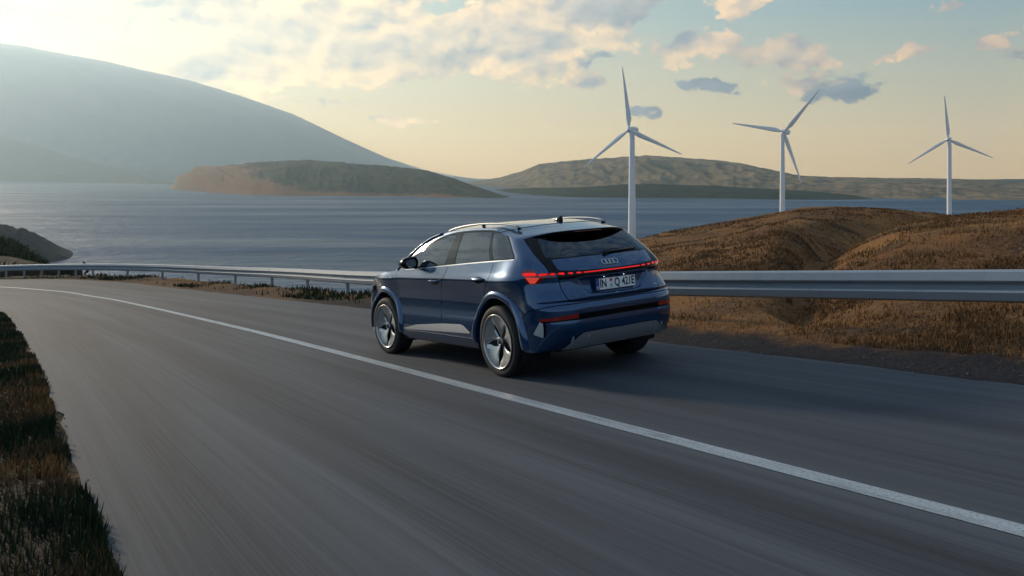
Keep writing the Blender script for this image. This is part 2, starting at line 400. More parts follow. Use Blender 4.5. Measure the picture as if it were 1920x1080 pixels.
def ground_z(X,Y,rough=True):
    S,T=road_st(X,Y); zp=road_plane(X,Y)
    drop=np.where(T>4.9,.85*(T-4.9)*sstep(T,4.9,5.9),0)
    z=zp-.035-drop
    # inner bank: shallow ditch then a slow rise
    z=np.where(T<-3.2,zp-.035+.030*sstep(-T,3.3,3.55)+.22*np.clip(-T-4.6,0,30)*sstep(-T,4.6,8)*.6,z)
    inner=T<-3.2
    h1,t1=hill(X,Y,HILL1,TOE1,lo=.05,sink=2.6); h2,t2=hill(X,Y,HILL2,TOE,lo=.27); hl,tl=hill(X,Y,HILLL,TOEL,back=.5,hi=-.51)
    out=T>3.0
    if rough:
        nz=fbm2(X,Y,.11,5,3); nf=fbm2(X,Y,.9,3,5)
        h1=h1+nz*np.sin(np.pi*np.clip(t1,0,1))*1.3+nf*.10*np.clip(t1*12,0,1)
        h2=h2+nz*np.sin(np.pi*np.clip(t2,0,1))*.7+nf*.08*np.clip(t2*12,0,1)
        hl=hl+nz*tl*1.6*(1-tl*.7)+nf*.4*tl
    hh=np.maximum(np.maximum(h1,h2),hl)
    z=np.where(out&(Y>1),np.maximum(z,hh),z)
    # gentle continuation of the hillside beside/behind the viewer
    side=(T>3.6)&(Y<7); z=np.where(side,np.maximum(z,zp+.28*np.clip(T-3.9,0,60)),z)
    if rough: z=z+np.where(T>3.0,.03,.05*sstep(-T,3.5,4.2))*fbm2(X,Y,2.2,3,9)
    # edges of the sheet sink into the sea
    rr=np.hypot(X*.75,(Y-20)); far=sstep(rr,150,215); z=z*(1-far)+(-70)*far
    return np.maximum(z,-75)

# ---------------------------------------------------------------- landscape materials
def coords(t,name='Object'): return t.n('ShaderNodeTexCoord').outputs[name]
def mat_ground():
    m,t,b,o=new_mat('dry_grass_earth'); P=coords(t)
    big=t.noise(P,.10,4,.55); mid=t.noise(P,.32,7,.62); fine=t.noise(P,9,5,.65)
    c=t.mix(t.ramp(big,[(.38,0.),(.62,1.)]),(.150,.056,.017),(.310,.140,.042))
    c=t.mix(t.ramp(mid,[(.45,0.),(.66,1.)]),c,(.022,.014,.012))
    c=t.mix(t.m('MULTIPLY',t.ramp(fine,[(.40,0.),(.70,1.)]),.6),c,(.30,.18,.085))
    # dark gravel shoulder beside the road (attribute 'verge')
    at=t.n('ShaderNodeAttribute'); at.attribute_name='verge'
    gv=t.mix(t.noise(P,30,4),(.012,.012,.016),(.034,.031,.036))
    c=t.mix(at.outputs['Fac'],c,gv)
    ag=t.n('ShaderNodeAttribute'); ag.attribute_name='green'
    c=t.mix(t.m('MULTIPLY',ag.outputs['Fac'],t.ramp(mid,[(.30,.90),(.55,1.)])),c,(.020,.019,.013))
    t.l(c,b.inputs['Base Color']); b.inputs['Roughness'].default_value=.95; b.inputs['Specular IOR Level'].default_value=.15
    bp=t.n('ShaderNodeBump'); bp.inputs['Strength'].default_value=.9; bp.inputs['Distance'].default_value=.12
    t.l(t.m('ADD',fine,t.m('MULTIPLY',mid,1.5)),bp.inputs['Height']); t.l(bp.outputs[0],b.inputs['Normal'])
    return m
def mat_asphalt():
    m,t,b,o=new_mat('worn_asphalt'); uv=coords(t,'UV')
    long=t.mapping(uv,scale=(.05,1.6,1)); streak=t.mapping(uv,scale=(.10,14,1))
    lane=t.noise(long,1.0,3,.55); st=t.noise(streak,1.0,5,.6); st2=t.noise(t.mapping(uv,scale=(.35,60,1)),1.0,3,.6)
    grit=t.noise(t.mapping(uv,scale=(60,60,1)),1.0,3,.7)
    c=t.mix(t.ramp(lane,[(.35,0.),(.65,1.)]),(.030,.037,.049),(.098,.112,.134))
    c=t.mix(t.m('MULTIPLY',t.ramp(st,[(.42,0.),(.62,1.)]),.5),c,(.028,.032,.040))
    c=t.mix(t.m('MULTIPLY',t.ramp(st2,[(.45,0.),(.62,1.)]),.34),c,(.105,.118,.138))
    c=t.mix(t.m('MULTIPLY',grit,.60),c,(.044,.049,.058))
    # polished dark tyre tracks: lateral position is UV.y in metres
    s=t.n('ShaderNodeSeparateXYZ'); t.l(uv,s.inputs[0])
    wob=t.m('ADD',s.outputs[1],t.m('MULTIPLY',t.m('SUBTRACT',t.noise(t.mapping(uv,scale=(.05,0,0)),1.0,2),.5),.5))
    for (p,wd_,k) in ((-.42,.12,.75),(-2.35,.28,.22),(.75,.22,.20),(2.15,.2,.22)):
        d=t.m('DIVIDE',t.m('ABSOLUTE',t.m('SUBTRACT',wob,p)),wd_)
        g=t.m('MULTIPLY',t.m('SUBTRACT',1.,d,clamp=True),k)
        brk=t.ramp(t.noise(t.mapping(uv,scale=(.16,.2,1),loc=(p*7,0,0)),1.0,2),[(.38,0.),(.55,1.)])
        c=t.mix(t.m('MULTIPLY',g,brk),c,(.028,.029,.034))
    t.l(c,b.inputs['Base Color']); b.inputs['Roughness'].default_value=.85; b.inputs['Specular IOR Level'].default_value=.25
    bp=t.n('ShaderNodeBump'); bp.inputs['Strength'].default_value=.35; bp.inputs['Distance'].default_value=.004
    t.l(t.m('ADD',grit,t.m('MULTIPLY',st2,.6)),bp.inputs['Height']); t.l(bp.outputs[0],b.inputs['Normal'])
    return m
def mat_paint_line():
    m,t,b,o=new_mat('road_paint'); uv=coords(t,'UV')
    n=t.noise(t.mapping(uv,scale=(.8,30,1)),1.0,4,.6); g=t.noise(t.mapping(uv,scale=(50,50,1)),1.0,3)
    c=t.mix(t.ramp(n,[(.35,0.),(.7,1.)]),(.38,.43,.47),(.24,.28,.31)); c=t.mix(t.m('MULTIPLY',t.ramp(g,[(.50,0.),(.68,1.)]),.7),c,(.12,.12,.13))
    c=t.mix(t.m('MULTIPLY',t.ramp(t.noise(t.mapping(uv,scale=(1.6,9,1)),1.0,5,.65),[(.50,0.),(.66,1.)]),.55),c,(.10,.11,.12))
    t.l(c,b.inputs['Base Color']); b.inputs['Roughness'].default_value=.55
    return m
def mat_land(name,c1,c2,c3,scale,rock=None,bump=1.,bd=3.):
    m,t,b,o=new_mat(name); P=coords(t)
    a=t.noise(P,scale,6,.6); d=t.noise(P,scale*6,5,.65)
    c=t.mix(t.ramp(a,[(.40,0.),(.60,1.)]),c1,c2); c=t.mix(t.ramp(d,[(.48,0.),(.66,1.)]),c,c3)
    if rock:
        at=t.n('ShaderNodeAttribute'); at.attribute_name='rock'
        f=t.m('ADD',at.outputs['Fac'],t.m('ADD',t.m('MULTIPLY',t.m('SUBTRACT',d,.5),1.3),t.m('MULTIPLY',t.m('SUBTRACT',a,.5),1.2)),clamp=True)
        c=t.mix(t.ramp(f,[(.28,0.),(.68,1.)]),c,t.mix(d,rock,tuple(q*.45 for q in rock)))
    t.l(c,b.inputs['Base Color']); b.inputs['Roughness'].default_value=1.; b.inputs['Specular IOR Level'].default_value=.05
    bp=t.n('ShaderNodeBump'); bp.inputs['Strength'].default_value=bump; bp.inputs['Distance'].default_value=bd
    t.l(t.m('ADD',a,t.m('MULTIPLY',d,.4)),bp.inputs['Height']); t.l(bp.outputs[0],b.inputs['Normal'])
    return m
def mat_sea():
    m,t,b,o=new_mat('sea_water'); P=coords(t)
    sw=t.noise(t.mapping(P,scale=(.010,.022,1)),1.0,5,.6); md=t.noise(t.mapping(P,scale=(.06,.12,1)),1.0,5,.6); fn=t.noise(t.mapping(P,scale=(.5,.8,1)),1.0,3,.6)
    c=t.mix(sw,(.003,.042,.118),(.011,.084,.178))
    wind=t.noise(t.mapping(P,scale=(.0022,.030,1)),1.0,5,.62)
    c=t.mix(t.m('MULTIPLY',t.ramp(wind,[(.47,0.),(.62,1.)]),.6),c,(.060,.115,.135))
    t.l(c,b.inputs['Base Color'])
    rr=t.ramp(t.noise(t.mapping(P,scale=(.0016,.008,1)),1.0,5,.6),[(.38,.34),(.62,.56)])
    t.l(rr,b.inputs['Roughness']); b.inputs['IOR'].default_value=1.33
    bp=t.n('ShaderNodeBump'); bp.inputs['Strength'].default_value=1.; bp.inputs['Distance'].default_value=8.; b.inputs['Specular IOR Level'].default_value=.22
    h=t.m('ADD',t.m('MULTIPLY',sw,1.2),t.m('ADD',t.m('MULTIPLY',md,.55),t.m('MULTIPLY',fn,.10)))
    t.l(h,bp.inputs['Height']); t.l(bp.outputs[0],b.inputs['Normal'])
    return m
M_GROUND=mat_ground(); M_ASPH=mat_asphalt(); M_LINE=mat_paint_line(); M_SEA=mat_sea()

# ---------------------------------------------------------------- ground sheet near the road
def axis(lo,hi,c,fine,grow):
    out=[c]; st=fine
    while out[-1]<hi: out.append(out[-1]+st); st*=grow
    st=fine; o2=[c]
    while o2[-1]>lo: o2.append(o2[-1]-st); st*=grow
    return np.array(o2[::-1][:-1]+out)
gx=axis(-220,230,0,.30,1.022); gy=axis(-160,240,12,.26,1.024)
GX,GY=np.meshgrid(gx,gy,indexing='ij'); GZ=ground_z(GX,GY)
V=np.stack([GX,GY,GZ],-1).reshape(-1,3)
nx,ny=GX.shape
idx=np.arange(nx*ny).reshape(nx,ny)
FQ=np.stack([idx[:-1,:-1],idx[1:,:-1],idx[1:,1:],idx[:-1,1:]],-1).reshape(-1,4)
keep=(GZ.reshape(-1)[FQ]>-66).any(1); FQ=FQ[keep]
me=bpy.data.meshes.new('ground'); me.vertices.add(len(V)); me.vertices.foreach_set('co',V.ravel())
me.loops.add(FQ.size); me.polygons.add(len(FQ))
me.loops.foreach_set('vertex_index',FQ.ravel()); me.polygons.foreach_set('loop_start',np.arange(0,FQ.size,4)); me.polygons.foreach_set('loop_total',np.full(len(FQ),4))
me.polygons.foreach_set('use_smooth',[True]*len(FQ)); me.update(); me.validate()
GS,GT=road_st(GX,GY)
hz=np.maximum(hill(GX,GY,HILL1,TOE)[0],hill(GX,GY,HILL2,TOE)[0])-road_plane(GX,GY)
gj=fbm2(GX,GY,1.3,3,33)*.25; vg=np.clip((GT>2.5)*(1-sstep(GT+gj,3.85,4.15))*(1-.6*sstep(GY,19,24)),0,1)
at=me.attributes.new('verge','FLOAT','POINT'); at.data.foreach_set('value',vg.ravel().astype(np.float32))
gr=np.clip((GT<-3.2)*1.0+(GY>45)*(GX<0)*.6+((GT>3)&(GY>19)&(GX<2))*.35,0,1)
at=me.attributes.new('green','FLOAT','POINT'); at.data.foreach_set('value',gr.ravel().astype(np.float32))
tag(link('ground',me,M_GROUND),'dry brown grassy hillside and verge beside the road','ground',kind='structure')

# ---------------------------------------------------------------- road and centre line
def ribbon(name,t0,t1,nt,lift,m,s0=0,s1=None,ds=.25,jit=0.):
    s=np.arange(s0,(s1 or len(CEN)-1.01),ds); t=np.linspace(t0,t1,nt)
    S,T=np.meshgrid(s,t,indexing='ij')
    T=T+np.where(np.abs(T)>2.5,np.sign(T),0)*jit*fbm2(S*2.3,T*0+np.sign(T)*3,1.,4,77)
    xy=st_xy(S.ravel(),T.ravel()); z=road_plane(xy[:,0],xy[:,1])+lift
    V=np.c_[xy,z]; Fq=grid_faces(len(s),nt,True)
    o=pydata(name,V,Fq,m); uvl=o.data.uv_layers.new(name='UVMap')
    li=np.empty(len(o.data.loops),int); o.data.loops.foreach_get('vertex_index',li)
    uvl.data.foreach_set('uv',np.c_[S.ravel()[li],T.ravel()[li]].ravel())
    return o
road=ribbon('road',-3.42,2.86,12,0,M_ASPH,jit=.07)
# thin asphalt edge so the sheet has a thickness
bm=bmesh.new(); bm.from_mesh(road.data)
be=[e for e in bm.edges if e.is_boundary]; 
for e in be:
    a,b=[v.co.copy() for v in e.verts]; d=Vector((0,0,-.05)); bm.faces.new([bm.verts.new(q) for q in (a,b,b+d,a+d)])
bm.to_mesh(road.data); bm.free()
road.data.polygons.foreach_set('use_smooth',[True]*len(road.data.polygons))
tag(road,'grey worn asphalt road curving away to the left','road',kind='structure')
ln=ribbon('road_marking',-.07,.07,2,.004,M_LINE); tag(ln,'white solid line painted along the middle of the road','road marking',kind='structure')

# ---------------------------------------------------------------- sea
V=[];nr=60
rad=np.r_[0,np.geomspace(40,13200,nr)]
for r in rad[1:]:
    for k in range(96): V.append((r*math.sin(k*math.pi/48),r*math.cos(k*math.pi/48),SEA))
V.append((0,0,SEA)); Fs=[]
for i in range(nr-1):
    for k in range(96): Fs.append((i*96+k,(i+1)*96+k,(i+1)*96+(k+1)%96,i*96+(k+1)%96)[::-1])
for k in range(96): Fs.append((len(V)-1,k,(k+1)%96)[::-1])
sea=pydata('sea',V,Fs,M_SEA); tag(sea,'dark blue rippled sea reaching the horizon','sea',kind='structure')
if sea.data.polygons[0].normal.z<0: sea.data.flip_normals()

# ---------------------------------------------------------------- far land
def ridge(name,pts,m,label,depth,n=220,nv=46,seed=1,amp=.10,gully=.35,rockfn=None,freq=7.,back=1.,shape=1.0,gfreq=40.,crestn=1.):
    """pts: (u, v_top, v_base); the shore distance follows from where the base meets the sea"""
    pu=[p[0] for p in pts]; U=np.linspace(pu[0],pu[-1],n)
    vt=np.interp(U,pu,[p[1] for p in pts]); vb=np.interp(U,pu,[p[2] for p in pts])
    k=np.ones(5)/5; 
    yb=60*F/(vb-HV); a=(U-CX)/F
    dep=depth*np.interp(U,pu,[p[3] if len(p)>3 else 1. for p in pts])
    yc=yb+dep; zc=(HV-vt)/F*yc
    W=np.r_[np.linspace(0,1,nv),1+np.linspace(.05,1,14)*back]
    A,WW=np.meshgrid(a,W,indexing='ij'); YB=yb[:,None];YC=yc[:,None];ZC=zc[:,None]
    Y=YB+(YC-YB)*WW; X=A*Y
    wf=np.clip(WW,0,1); sh=np.interp(U,pu,[p[4] if len(p)>4 else shape for p in pts])[:,None]
    prof=(1-(1-wf)**(1+sh))**1.0
    z=SEA-3+(ZC-SEA+3)*prof
    wb=np.clip(WW-1,0,2)/back; z=np.where(WW>1,ZC+(SEA-3-ZC)*(wb**1.3),z)
    H=(ZC-SEA)
    nz=fbm2(A*freq*3+seed,WW*2.2+seed*3,1.,5,seed)
    gl=np.abs(fbm2(A*gfreq+WW*3.6,WW*2.6-A*gfreq*.25,1.,5,seed+7))
    env=np.sin(np.pi*np.clip(WW,0,1))**.7
    z=z+H*env*(nz*amp*2-gl*gully*.5)
    z=z+H*.035*crestn*fbm2(A*150,WW*3,1.,4,seed+11)*np.clip(WW*4,0,1)*np.clip((1.12-WW)*8,0,1)
    V=np.stack([X,Y,z],-1).reshape(-1,3)
    o=pydata(name,V,grid_faces(n,len(W),False),m)
    if o.data.polygons[n].normal.z<0: o.data.flip_normals()
    at=o.data.attributes.new('rock','FLOAT','POINT')
    rk=rockfn(U[:,None]*np.ones_like(WW),WW) if rockfn else (1-sstep(WW,.04,.14))*.7
    at.data.foreach_set('value',np.asarray(rk,float).ravel().astype(np.float32))
    tag(o,label,'hills' if 'island' not in name else 'island',kind='structure'); return o
M_ISL=mat_land('island_scrub',(.022,.036,.020),(.055,.065,.028),(.013,.022,.014),.006,rock=(.36,.17,.085),bd=6)
M_HILL=mat_land('dry_ridge',(.20,.145,.08),(.30,.21,.12),(.05,.065,.045),.0022,rock=(.34,.25,.16),bd=14)
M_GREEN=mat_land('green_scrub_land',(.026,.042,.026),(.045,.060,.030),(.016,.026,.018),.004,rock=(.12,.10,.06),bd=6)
M_MT=mat_land('mountain_scrub_hazed',(.15,.18,.20),(.19,.22,.225),(.12,.15,.17),.0010,rock=(.14,.14,.13),bd=25)  # slope colours lightened with pale bluish haze
M_CAPE=mat_land('cape_scrub',(.008,.014,.022),(.022,.030,.030),(.045,.042,.042),.09,rock=(.20,.12,.10),bd=3.5)
ridge('island',[(318,352,354,.3,.2),(326,345,355,.5,3),(334,329,356,.6,4),(352,324,357.5,.7,4),(366,313,358.5,.8,4),(395,312,361,1,3),(420,312,363,1.1,1.5),(470,306,366,1.25,1),(530,301,367.5,1.3,1),(575,299.5,367.5,1.3,1),(640,304,368,1.3,1),(700,309.5,368,1.2,1),(765,315,368.5,1.1,1),(800,319,369.5,1.,1),(850,334,370.5,.8,1),(900,352,371.5,.5,1),(950,368,372.3,.3,1),(972,372,372.8,.2,1)],
  M_ISL,'low green island with brown cliffs at its left end, out in the sea',620,n=520,seed=4,amp=.08,gully=.30,gfreq=34,
  rockfn=lambda U,W:np.clip((1-sstep(U,370,560))*1.15,0,1)*(1-.5*sstep(W,.6,1.))+(1-sstep(W,.02,.12+.30*(1-sstep(U,420,660))))*.8)
ridge('far_ridge',[(880,341,347),(905,338,350),(935,333,352),(975,322,354),(1010,308,356),(1050,303,357),(1110,298,358),(1160,295,360),(1215,291,361),(1270,295,362),(1330,299,364),(1380,305,366),(1440,317,369),(1500,329,372),(1560,332,373),(1640,333.3,374.5),(1740,334.2,375.5),(1800,335.5,376.5),(1860,338,377.5),(1920,342,378.5),(2060,345,379),(2300,347,380)],
  M_HILL,'long dry brown ridge with folded slopes across the bay on the right',1500,n=460,nv=70,seed=9,amp=.03,gully=.85,gfreq=26,shape=.5)
ridge('low_green_shore',[(925,356,357),(950,353.5,361),(1000,352,366),(1060,352,370),(1110,350,371),(1160,345.5,371.5),(1230,345,372),(1290,347,372.3),(1320,347,372.5),(1400,352,373.5),(1460,354.5,374.5),(1540,360,375),(1600,366,375.5),(1685,374,376.2)],
  M_GREEN,'low dark green shoreline in front of the brown ridge',260,n=260,seed=14,amp=.05,gully=.15)
ridge('distant_coast',[(1760,336.5,344),(1850,336.5,345),(1890,335.5,346),(1960,336,347),(2100,337,347),(2400,336,347)],M_GREEN,'faint pale coast at the right edge beyond the ridge',600,n=60,seed=15)
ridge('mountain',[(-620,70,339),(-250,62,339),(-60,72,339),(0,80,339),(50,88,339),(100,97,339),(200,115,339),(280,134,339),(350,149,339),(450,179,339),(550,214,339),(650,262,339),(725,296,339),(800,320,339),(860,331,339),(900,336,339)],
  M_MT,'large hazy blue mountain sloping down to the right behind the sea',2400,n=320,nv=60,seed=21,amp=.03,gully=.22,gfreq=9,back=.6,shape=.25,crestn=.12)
ridge('shade_ridge',[(-620,225,340),(-300,215,340),(-100,236,340),(0,256,340),(60,272,340),(120,290,340.5),(180,307,341),(240,322,341.5),(280,335,343)],  # added ridge: its dark shape stands for shade on the mountain's lower left
  M_GREEN,'added dark blue ridge standing for the shade low on the mountain at the left edge',500,n=160,seed=23,amp=.04,gully=.10,gfreq=9,shape=.3)
ridge('far_shore',[(-500,300,338.5),(-100,309,339.5),(0,314.5,340.3),(30,315,340.8),(75,325,341.5),(120,328.5,342.5),(200,330,344),(260,332.5,345),(325,341,346.4)],
  M_GREEN,'low grey green shore below the added shade ridge on the left',500,n=160,seed=25,amp=.05,gully=.2)
ridge('near_cape',[(-500,330,520),(-120,385,512),(0,419,505),(20,423,503),(50,431,500),(75,442,496),(100,456,494),(125,468,491),(145,479,489.5),(160,484.5,488.5),(172,486,487.4)],
  M_CAPE,'dark scrub covered cape running into the sea at the left edge',60,n=260,seed=31,amp=.07,gully=.16,gfreq=60,shape=1.2,crestn=2.4,
  rockfn=lambda U,W:(1-sstep(W,.03,.16))*.8-.30*sstep(W,.2,.5))
# coastal shelf where the turbines stand, hidden behind the near hill
pu=[1130,1186,1275,1361,1425,1500,1575,1640,1706,1765,1837,1920,2200,2600]; pv=[470,452,435,420,409,395,393,397,405,410,404,399,404,410]
U=np.linspace(1130,2600,120); e=(HV-np.interp(U,pu,pv)-2)/F; a=(U-CX)/F
def shelf_z(aa,Y,a=a.copy(),e=e.copy()): return np.interp(aa,a,e)*Y
Yg=np.linspace(240,1000,50); A,YY=np.meshgrid(a,Yg,indexing='ij')
Z=np.interp(A,a,e)*YY; lim=-46+fbm2(A*30,YY*.01,1.,3,2)*2
Z=np.minimum(Z,np.where(YY<520,Z,lim+14))
Z=Z-sstep(YY,880,1000)*40-(1-sstep(YY,240,330))*30-(1-sstep(A,a[0],a[0]+.03))*14
o=pydata('coastal_shelf',np.stack([A*YY,YY,Z],-1).reshape(-1,3),grid_faces(120,50,False),M_GROUND)
if o.data.polygons[60].normal.z<0: o.data.flip_normals()
tag(o,'lower coastal ground behind the brown hill where the turbines stand','ground',kind='structure')
# ---------------------------------------------------------------- guardrail
M_STEEL=simple('galvanised_steel',(.27,.32,.37),.62,metal=.12,bump=.15,bscale=30,var=.12)
M_POST=simple('post_steel',(.30,.34,.37),.5,metal=.4,var=.15,bscale=20)
M_REFL=simple('red_reflector',(.30,.02,.015),.3)
def gz(x,y): return float(ground_z(np.array([[x]]),np.array([[y]]),False)[0,0])
RP=np.array([(30,-22),(22,-12),(14,-2.2),(9.3,3.6),(5.46,8.8),(2.15,12.4),(-1.1,17.3),(-3.84,22),(-9.9,31.8),(-16.7,39.4),(-23.6,45.4),(-31.2,50.6),(-40,54.6),(-52,57.2),(-70,58),(-95,56)],float)
_d=np.r_[0,np.cumsum(np.hypot(*np.diff(RP,axis=0).T))]; _q=np.arange(0,_d[-1],.5)
RL=np.stack([crom(_d,RP[:,0],_q),crom(_d,RP[:,1],_q)],1)
rt=np.gradient(RL,axis=0); rt/=np.hypot(rt[:,0],rt[:,1])[:,None]; rn=np.stack([-rt[:,1],rt[:,0]],1)  # towards the road (left of travel)
# measured top heights along the rail: plane + about .68 m
ztop=road_plane(RL[:,0],RL[:,1])+np.interp(RL[:,1],[0,8.8,12.4,22,31.8,39,46,60],[.66,.65,.70,.62,.66,.70,.70,.70])
kk=np.ones(9)/9; ztop=np.convolve(np.r_[[ztop[0]]*4,ztop,[ztop[-1]]*4],kk,'valid')
guard=empty('guardrail',Matrix.Translation((float(RL[0,0]),float(RL[0,1]),float(ztop[0]))))
guard_inv=guard.matrix_world.inverted()
HB=.36
prof=[(0,.000),(0,.012),(-.010,.040),(-.022,.062),(-.115,.088),(-.130,.080),(-.158,.018),(-.172,.010),(-.190,.010),(-.204,.018),(-.232,.082),(-.245,.088),(-.335,.062),(-.35,.040),(-.36,.012),(-.36,0)]
prof+= [(-.345,.034),(-.331,.056),(-.244,.081),(-.236,.078),(-.205,.010),(-.190,.004),(-.172,.004),(-.157,.010),(-.126,.076),(-.115,.081),(-.026,.056),(-.014,.034)]
V=[]; npf=len(prof)
off=Vector(guard.location)
for i in range(len(RL)):
    for (h,o_) in prof:
        o2=o_-.02
        V.append((RL[i,0]+rn[i,0]*o2-off.x,RL[i,1]+rn[i,1]*o2-off.y,ztop[i]+h-off.z))
Fq=[]
for i in range(len(RL)-1):
    for j in range(npf):
        j2=(j+1)%npf; Fq.append((i*npf+j,(i+1)*npf+j,(i+1)*npf+j2,i*npf+j2))
bme=pydata('rail_beam',V,Fq,M_STEEL,guard,smooth=True)
try: bme.data.set_sharp_from_angle(angle=R_(24))
except Exception: pass
def arc_at(x,y):
    return int(((RL[:,0]-x)**2+(RL[:,1]-y)**2).argmin())
posts=[]; i0=arc_at(-31.2,50.6); i1=arc_at(-3.84,22)
k=arc_at(-95,56)-2
while k>i1-2: posts.append(k); k-=4 if k>arc_at(-24,45.6) else 8
# on the near stretch the posts stand five metres apart
k=arc_at(2.15,12.4)+2
posts.append(k); posts.append(k+8)
k2=k-13
while k2>2: posts.append(k2-1); k2-=10
def post_bm(h):
    bm=bmesh.new()
    box(bm,(0,0,-h/2),(.010,.10,h),bev=.002); box(bm,(.030,.045,-h/2),(.05,.008,h)); box(bm,(.030,-.045,-h/2),(.05,.008,h))
    box(bm,(.0,.075,-.16),(.09,.05,.18),bev=.004)
    return bm
pm=None
for k in posts:
    if k<0 or k>=len(RL): continue
    x,y=RL[k]-rn[k]*.10; zt=ztop[k]; h=float(zt-gz(x,y))+.15; h=min(max(h,.8),3.0)
    if pm is None:
        o=bmo('post',post_bm(1.),M_POST,guard); pm=o.data
    else:
        o=bpy.data.objects.new('post',pm); COL.objects.link(o); o.parent=guard
    ang=math.atan2(rt[k,1],rt[k,0])
    o.location=Vector((float(x),float(y),float(zt)-.02))-off; o.rotation_euler=(0,0,ang); o.scale=(1,1,h)
M_BOLT=simple('bolt_steel',(.10,.12,.14),.5,metal=.5)
for k in posts:
    if k<2 or k>=len(RL)-3: continue
    V=[]
    for i,sh in ((k,-.0),(k,.32)):
        for (h,o_) in prof[1:14]:
            o2=o_-.02+.004; bx=RL[i]+rt[i]*sh
            V.append((bx[0]+rn[i,0]*o2-off.x,bx[1]+rn[i,1]*o2-off.y,ztop[i]+(ztop[i+1]-ztop[i])*sh/.5+h-off.z))
    Fq=[(j,13+j,13+j+1,j+1) for j in range(12)]
    jn=pydata('rail_joint',V,Fq,M_STEEL,guard,smooth=False)
for (u,v) in ((90,504),(192,505),(372,508)):
    a=(u-CX)/F; k=int(np.abs(RL[:,0]/np.maximum(RL[:,1],1)-a+ (RL[:,1]<20)*9).argmin())
    bm=bmesh.new(); box(bm,(0,0,0),(.16,.012,.06),bev=.004)
    o=bmo('reflector',bm,M_REFL,guard); p=RL[k]+rn[k]*.0
    o.location=Vector((float(p[0]),float(p[1]),float(ztop[k]-.18)))-off; o.rotation_euler=(0,0,math.atan2(rt[k,1],rt[k,0]))
tag(guard,'long galvanised steel guardrail with two rolled bands along the outer edge of the road','guardrail')

# ---------------------------------------------------------------- wind turbines
M_TURB=simple('turbine_white',(.82,.82,.82),.45,var=.06,bscale=.3)
def turbine(u_hub,v_hub,depth,base_z,u_base,yaw,rot,R,rt_,rb,label):
    hx=(u_hub-CX)/F*depth; hz=(HV-v_hub)/F*depth; bx=(u_base-CX)/F*depth
    root=empty('wind_turbine',Matrix.Translation((bx,depth,base_z)))
    H=hz-base_z
    # tower
    prof=[(rb,0)]+[(rb+(rt_-rb)*k/8,(H-1.8)*k/8) for k in range(1,9)]
    V,Fq=lathe(prof,40,'Z'); tw=pydata('tower',V,Fq,M_TURB,root)
    # rotor axis: horizontal, turned 'yaw' degrees to the right of straight-towards-viewer
    ax=Vector((-math.sin(yaw),-math.cos(yaw),0))         # from nacelle to hub
    side=ax.cross(Vector((0,0,1))).normalized()
    hub=Vector((hx-bx,0,H)); 
    back=(Vector((0,0,H))-hub); d=hub.xy.length
    hubc=hub
    M=Matrix((( side.x,ax.x,0,0),(side.y,ax.y,0,0),(0,0,1,0),(0,0,0,1)))
    # nacelle: tapered rounded box behind the hub
    L=R*.26; wdt=R*.045
    bm=bmesh.new(); n=14; secs=[(-.02,.70),(.03,.95),(.3,1.08),(.75,1.02),(.96,.80),(1.0,.62)]
    V=[]
    for (s,k) in secs:
        for j in range(n):
            t=2*math.pi*j/n; c,s_=math.cos(t),math.sin(t)
            xx=math.copysign(abs(c)**.45,c)*wdt*k; zz=math.copysign(abs(s_)**.45,s_)*wdt*1.05*k+.0
            V.append((xx,-s*L,zz))
    Fq=[]
    for i in range(len(secs)-1):
        for j in range(n): Fq.append((i*n+j,i*n+(j+1)%n,(i+1)*n+(j+1)%n,(i+1)*n+j))
    Fq.append(tuple(range(n))[::-1]); Fq.append(tuple((len(secs)-1)*n+j for j in range(n)))
    na=pydata('nacelle',V,Fq,M_TURB,root,smooth=False); na.matrix_local=Matrix.Translation(hubc)@M
    prof=[(.001,R*.050),(R*.018,R*.042),(R*.032,R*.022),(R*.037,0),(R*.036,-R*.02),(R*.001,-R*.02)]
    V,Fq=lathe(prof,24,'Y'); hb=pydata('hub',V,Fq,M_TURB,root); hb.matrix_local=Matrix.Translation(hubc)@M
    hb.data.flip_normals()
    # blades
    bl=None
    for k in range(3):
        if bl is None:
            st=[(0,.018,.018,0),(.04,.018,.018,0),(.09,.030,.015,-.004),(.17,.046,.012,-.010),(.26,.044,.009,-.010),(.45,.033,.006,-.006),(.65,.024,.004,-.004),(.85,.015,.0025,-.002),(.96,.009,.0015,0),(1.0,.002,.001,0)]
            V=[];n=12
            for (s,c,th,o_) in st:
                tw_=R_(16*(1-s)**1.5+2)
                for j in range(n):
                    t=2*math.pi*j/n; xx=math.cos(t)*c*.9*R+o_*R; yy=math.sin(t)*th*R*(1.0 if math.cos(t)>-.2 else .8)
                    V.append((xx*math.cos(tw_)-yy*math.sin(tw_),xx*math.sin(tw_)+yy*math.cos(tw_)+R*.03*s*s,s*R))
            Fq=[]
            for i in range(len(st)-1):
                for j in range(n): Fq.append((i*n+j,i*n+(j+1)%n,(i+1)*n+(j+1)%n,(i+1)*n+j))
            Fq.append(tuple((len(st)-1)*n+j for j in range(n)))
            b=pydata('blade',V,Fq,M_TURB,root); bl=b
        else:
            b=bl.copy(); COL.objects.link(b); b.parent=root
        # in the rotor plane seen from the front, side axis points to the viewer's left
        b.matrix_local=Matrix.Translation(hubc)@M@Matrix.Rotation(R_(rot+120*k),4,'Y')
    tag(root,label,'wind turbine','three bladed wind turbines on the coast')
    return root
turbine(1179.5,243,590,-46.6-2,1185,R_(36),6,45.5,1.85,2.9,'nearest and largest white wind turbine, its tower rising right behind the car')
turbine(1470,247,696,shelf_z((1467-CX)/F,696)-3,1467,R_(36),-41,46,1.6,2.3,'white wind turbine between the other two, one blade pointing up to the right')
